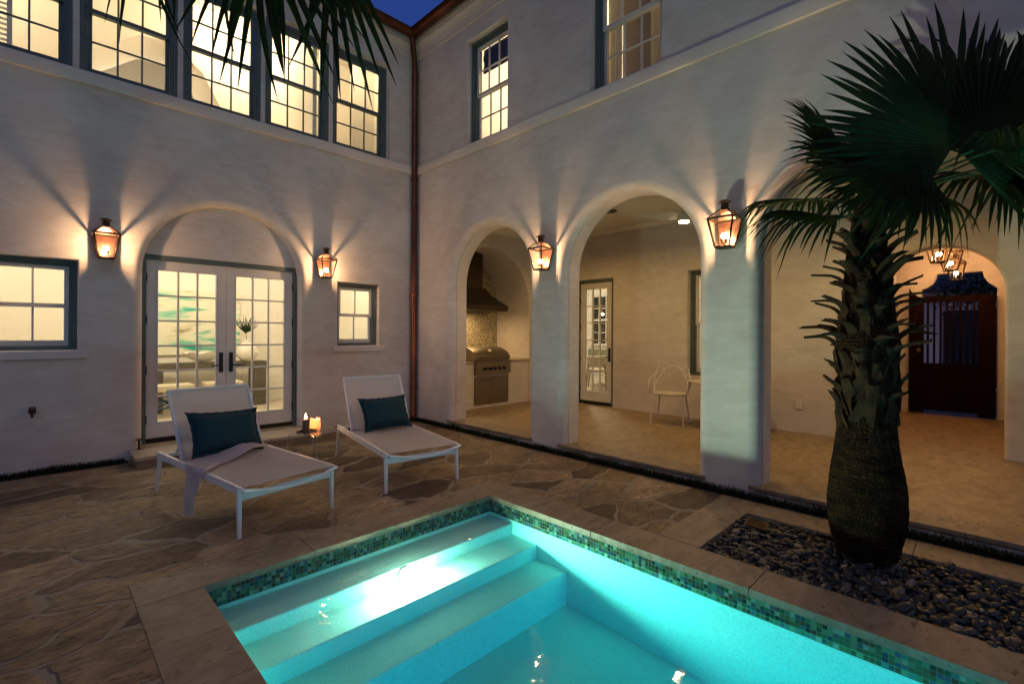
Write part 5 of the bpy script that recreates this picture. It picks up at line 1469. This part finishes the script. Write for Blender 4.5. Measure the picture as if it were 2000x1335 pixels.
specs = [
    # hub (r, f, z), axis (r, f, z), normal (r, f, z), radius, span, n, droop, tip
    ((.26, -.34, 2.60), (-.08, .05, 1), (0, -1, .10), .92, 285, 58, .02, .04),
    ((-.10, .06, 2.55), (-.60, -.1, .95), (.5, -.8, .5), .70, 150, 34, .06, .10),
    ((.10, -.30, 2.50), (-1, -.15, -.15), (0, -.9, .6), .74, 160, 38, .06, .18),
    ((-.02, -.22, 2.42), (-.9, -.2, .25), (.1, -.8, .7), .70, 150, 36, .06, .20),
    ((.34, -.42, 2.56), (.5, -.2, .6), (-.1, -.9, .5), .82, 200, 46, .05, .15),
    ((-.28, -.12, 2.22), (-1, -.05, .02), (-.1, -.45, 1), .60, 110, 26, .05, .45),
    ((.62, -.20, 2.52), (1, -.3, .10), (0, -.7, .8), .82, 190, 44, .10, .30),
    ((.55, -.10, 2.72), (.8, .1, .55), (-.4, -.8, .5), .85, 160, 40, .06, .15),
    ((.85, .05, 2.55), (1, .2, -.05), (0, -.5, 1), .80, 170, 40, .12, .45),
    ((.45, .35, 2.55), (.7, .7, .1), (0, -.5, 1), .75, 160, 34, .12, .45),
    ((.32, -.55, 2.50), (.5, -1, -.1), (0, .2, 1), .70, 180, 40, .12, .40),
    ((-.05, .45, 2.50), (-.1, 1, .3), (0, -.5, 1), .70, 150, 32, .12, .35),
    ((.55, -.35, 2.46), (.9, -.5, -.2), (.3, 0, 1), .68, 160, 38, .12, .40),
    ((1.05, -.30, 2.66), (1, -.1, .1), (-.1, -.7, .8), .80, 180, 42, .12, .35),
]
for i, (h, a, nn, rad, span, n_, dr, tp_) in enumerate(specs):
    frond(palm, H0, P3(*h), P3(*a), P3(*nn), rad, R(span), n_, 30 + i, dr, tp_ * .8, split=.60, cup=.0)
# second palm, outside the frame on the left; one head of fronds reaches into the top of the picture
p2 = thing("palm_tree", "overhanging palm whose dark drooping fronds fill the top edge in front of the upper windows", "palm tree", (-6.0, -4.5, 0))
bm = NB(); lathe(bm, [(.22, -.1), (.2, .3), (.16, 1.5), (.14, 3.0), (.12, 3.5), (.05, 3.6)], seg=40, jit=lambda a, z: .01 * math.sin(z * 80) + .04 * noise.noise(Vector((math.cos(a) * 2, math.sin(a) * 2, z * 4)))); finish("trunk", bm, 'bark', p2, 60)
q2 = lambda x, y, z: Vector((x + 6.0, y + 4.5, z))
for i, (hx, hy, hz, ax_, nm_, rad, span, n_, tp_) in enumerate((
        (-3.80, -4.48, 3.40, (.04, -.02, -1), (-.707, -.707, .0), .80, 92, 17, .03),
        (-3.46, -4.46, 3.50, (.10, -.08, -1), (-.6, -.8, .0), .80, 52, 9, .08),
        (-4.10, -4.20, 3.62, (-.25, .1, -1), (-.8, -.6, .0), .85, 70, 13, .03),
        (-3.95, -4.75, 3.50, (-.12, .0, -1), (-.8, -.6, .1), .72, 60, 12, .06), 
        (-3.95, -4.10, 3.9, (.8, .7, .3), (0, 0, 1), .8, 120, 26, .3), (-6.1, -3.7, 3.6, (-.2, 1, -.1), (0, 0, 1), .8, 130, 26, .5), (-6.8, -4.7, 3.6, (-1, 0, -.1), (0, 0, 1), .8, 130, 26, .5), (-5.9, -5.4, 3.7, (.1, -1, 0), (0, 0, 1), .8, 130, 26, .5))):
    frond(p2, q2(-6.0, -4.5, 3.5), q2(hx, hy, hz), ax_, nm_, rad, R(span), n_, 70 + i, .04, tp_, split=.42, fold=.008, pet=.010)
# dark tree beyond the gate
tr2 = thing("street_tree", "dark leafy tree over the gate, almost black against the night", "tree", (11, -8.2, .05))
bm = NB(); tube(bm, [(0, 0, 0), (.05, 0, 1.2), (0, .1, 2.4)], [.14, .11, .07], 10)
for k in range(5): tube(bm, [(0, .05, 1.6 + k * .15), (math.cos(k * 2) * .8, math.sin(k * 2) * .8, 2.6 + .2 * k)], [.05, .02], 6)
finish("trunk", bm, 'bark', tr2, 60)
vv, ff = [], []; rnd = random.Random(8)
for c in range(60):
    cx, cy, cz = rnd.gauss(0, .9), rnd.gauss(.4, 1.2), rnd.uniform(2.2, 4.2)
    for k in range(70):
        p = Vector((cx + rnd.gauss(0, .22), cy + rnd.gauss(0, .22), cz + rnd.gauss(0, .18))); d = Vector((rnd.gauss(0, 1), rnd.gauss(0, 1), rnd.gauss(0, 1))).normalized() * .06; s = d.orthogonal().normalized() * .025
        o = len(vv); vv += [p - d, p + s, p + d, p - s]; ff.append((o, o + 1, o + 2, o + 3))
me = bpy.data.meshes.new("crown"); me.from_pydata(vv, [], ff); me.materials.append(M['grass']); o = bpy.data.objects.new("crown", me); col.objects.link(o); o.parent = tr2
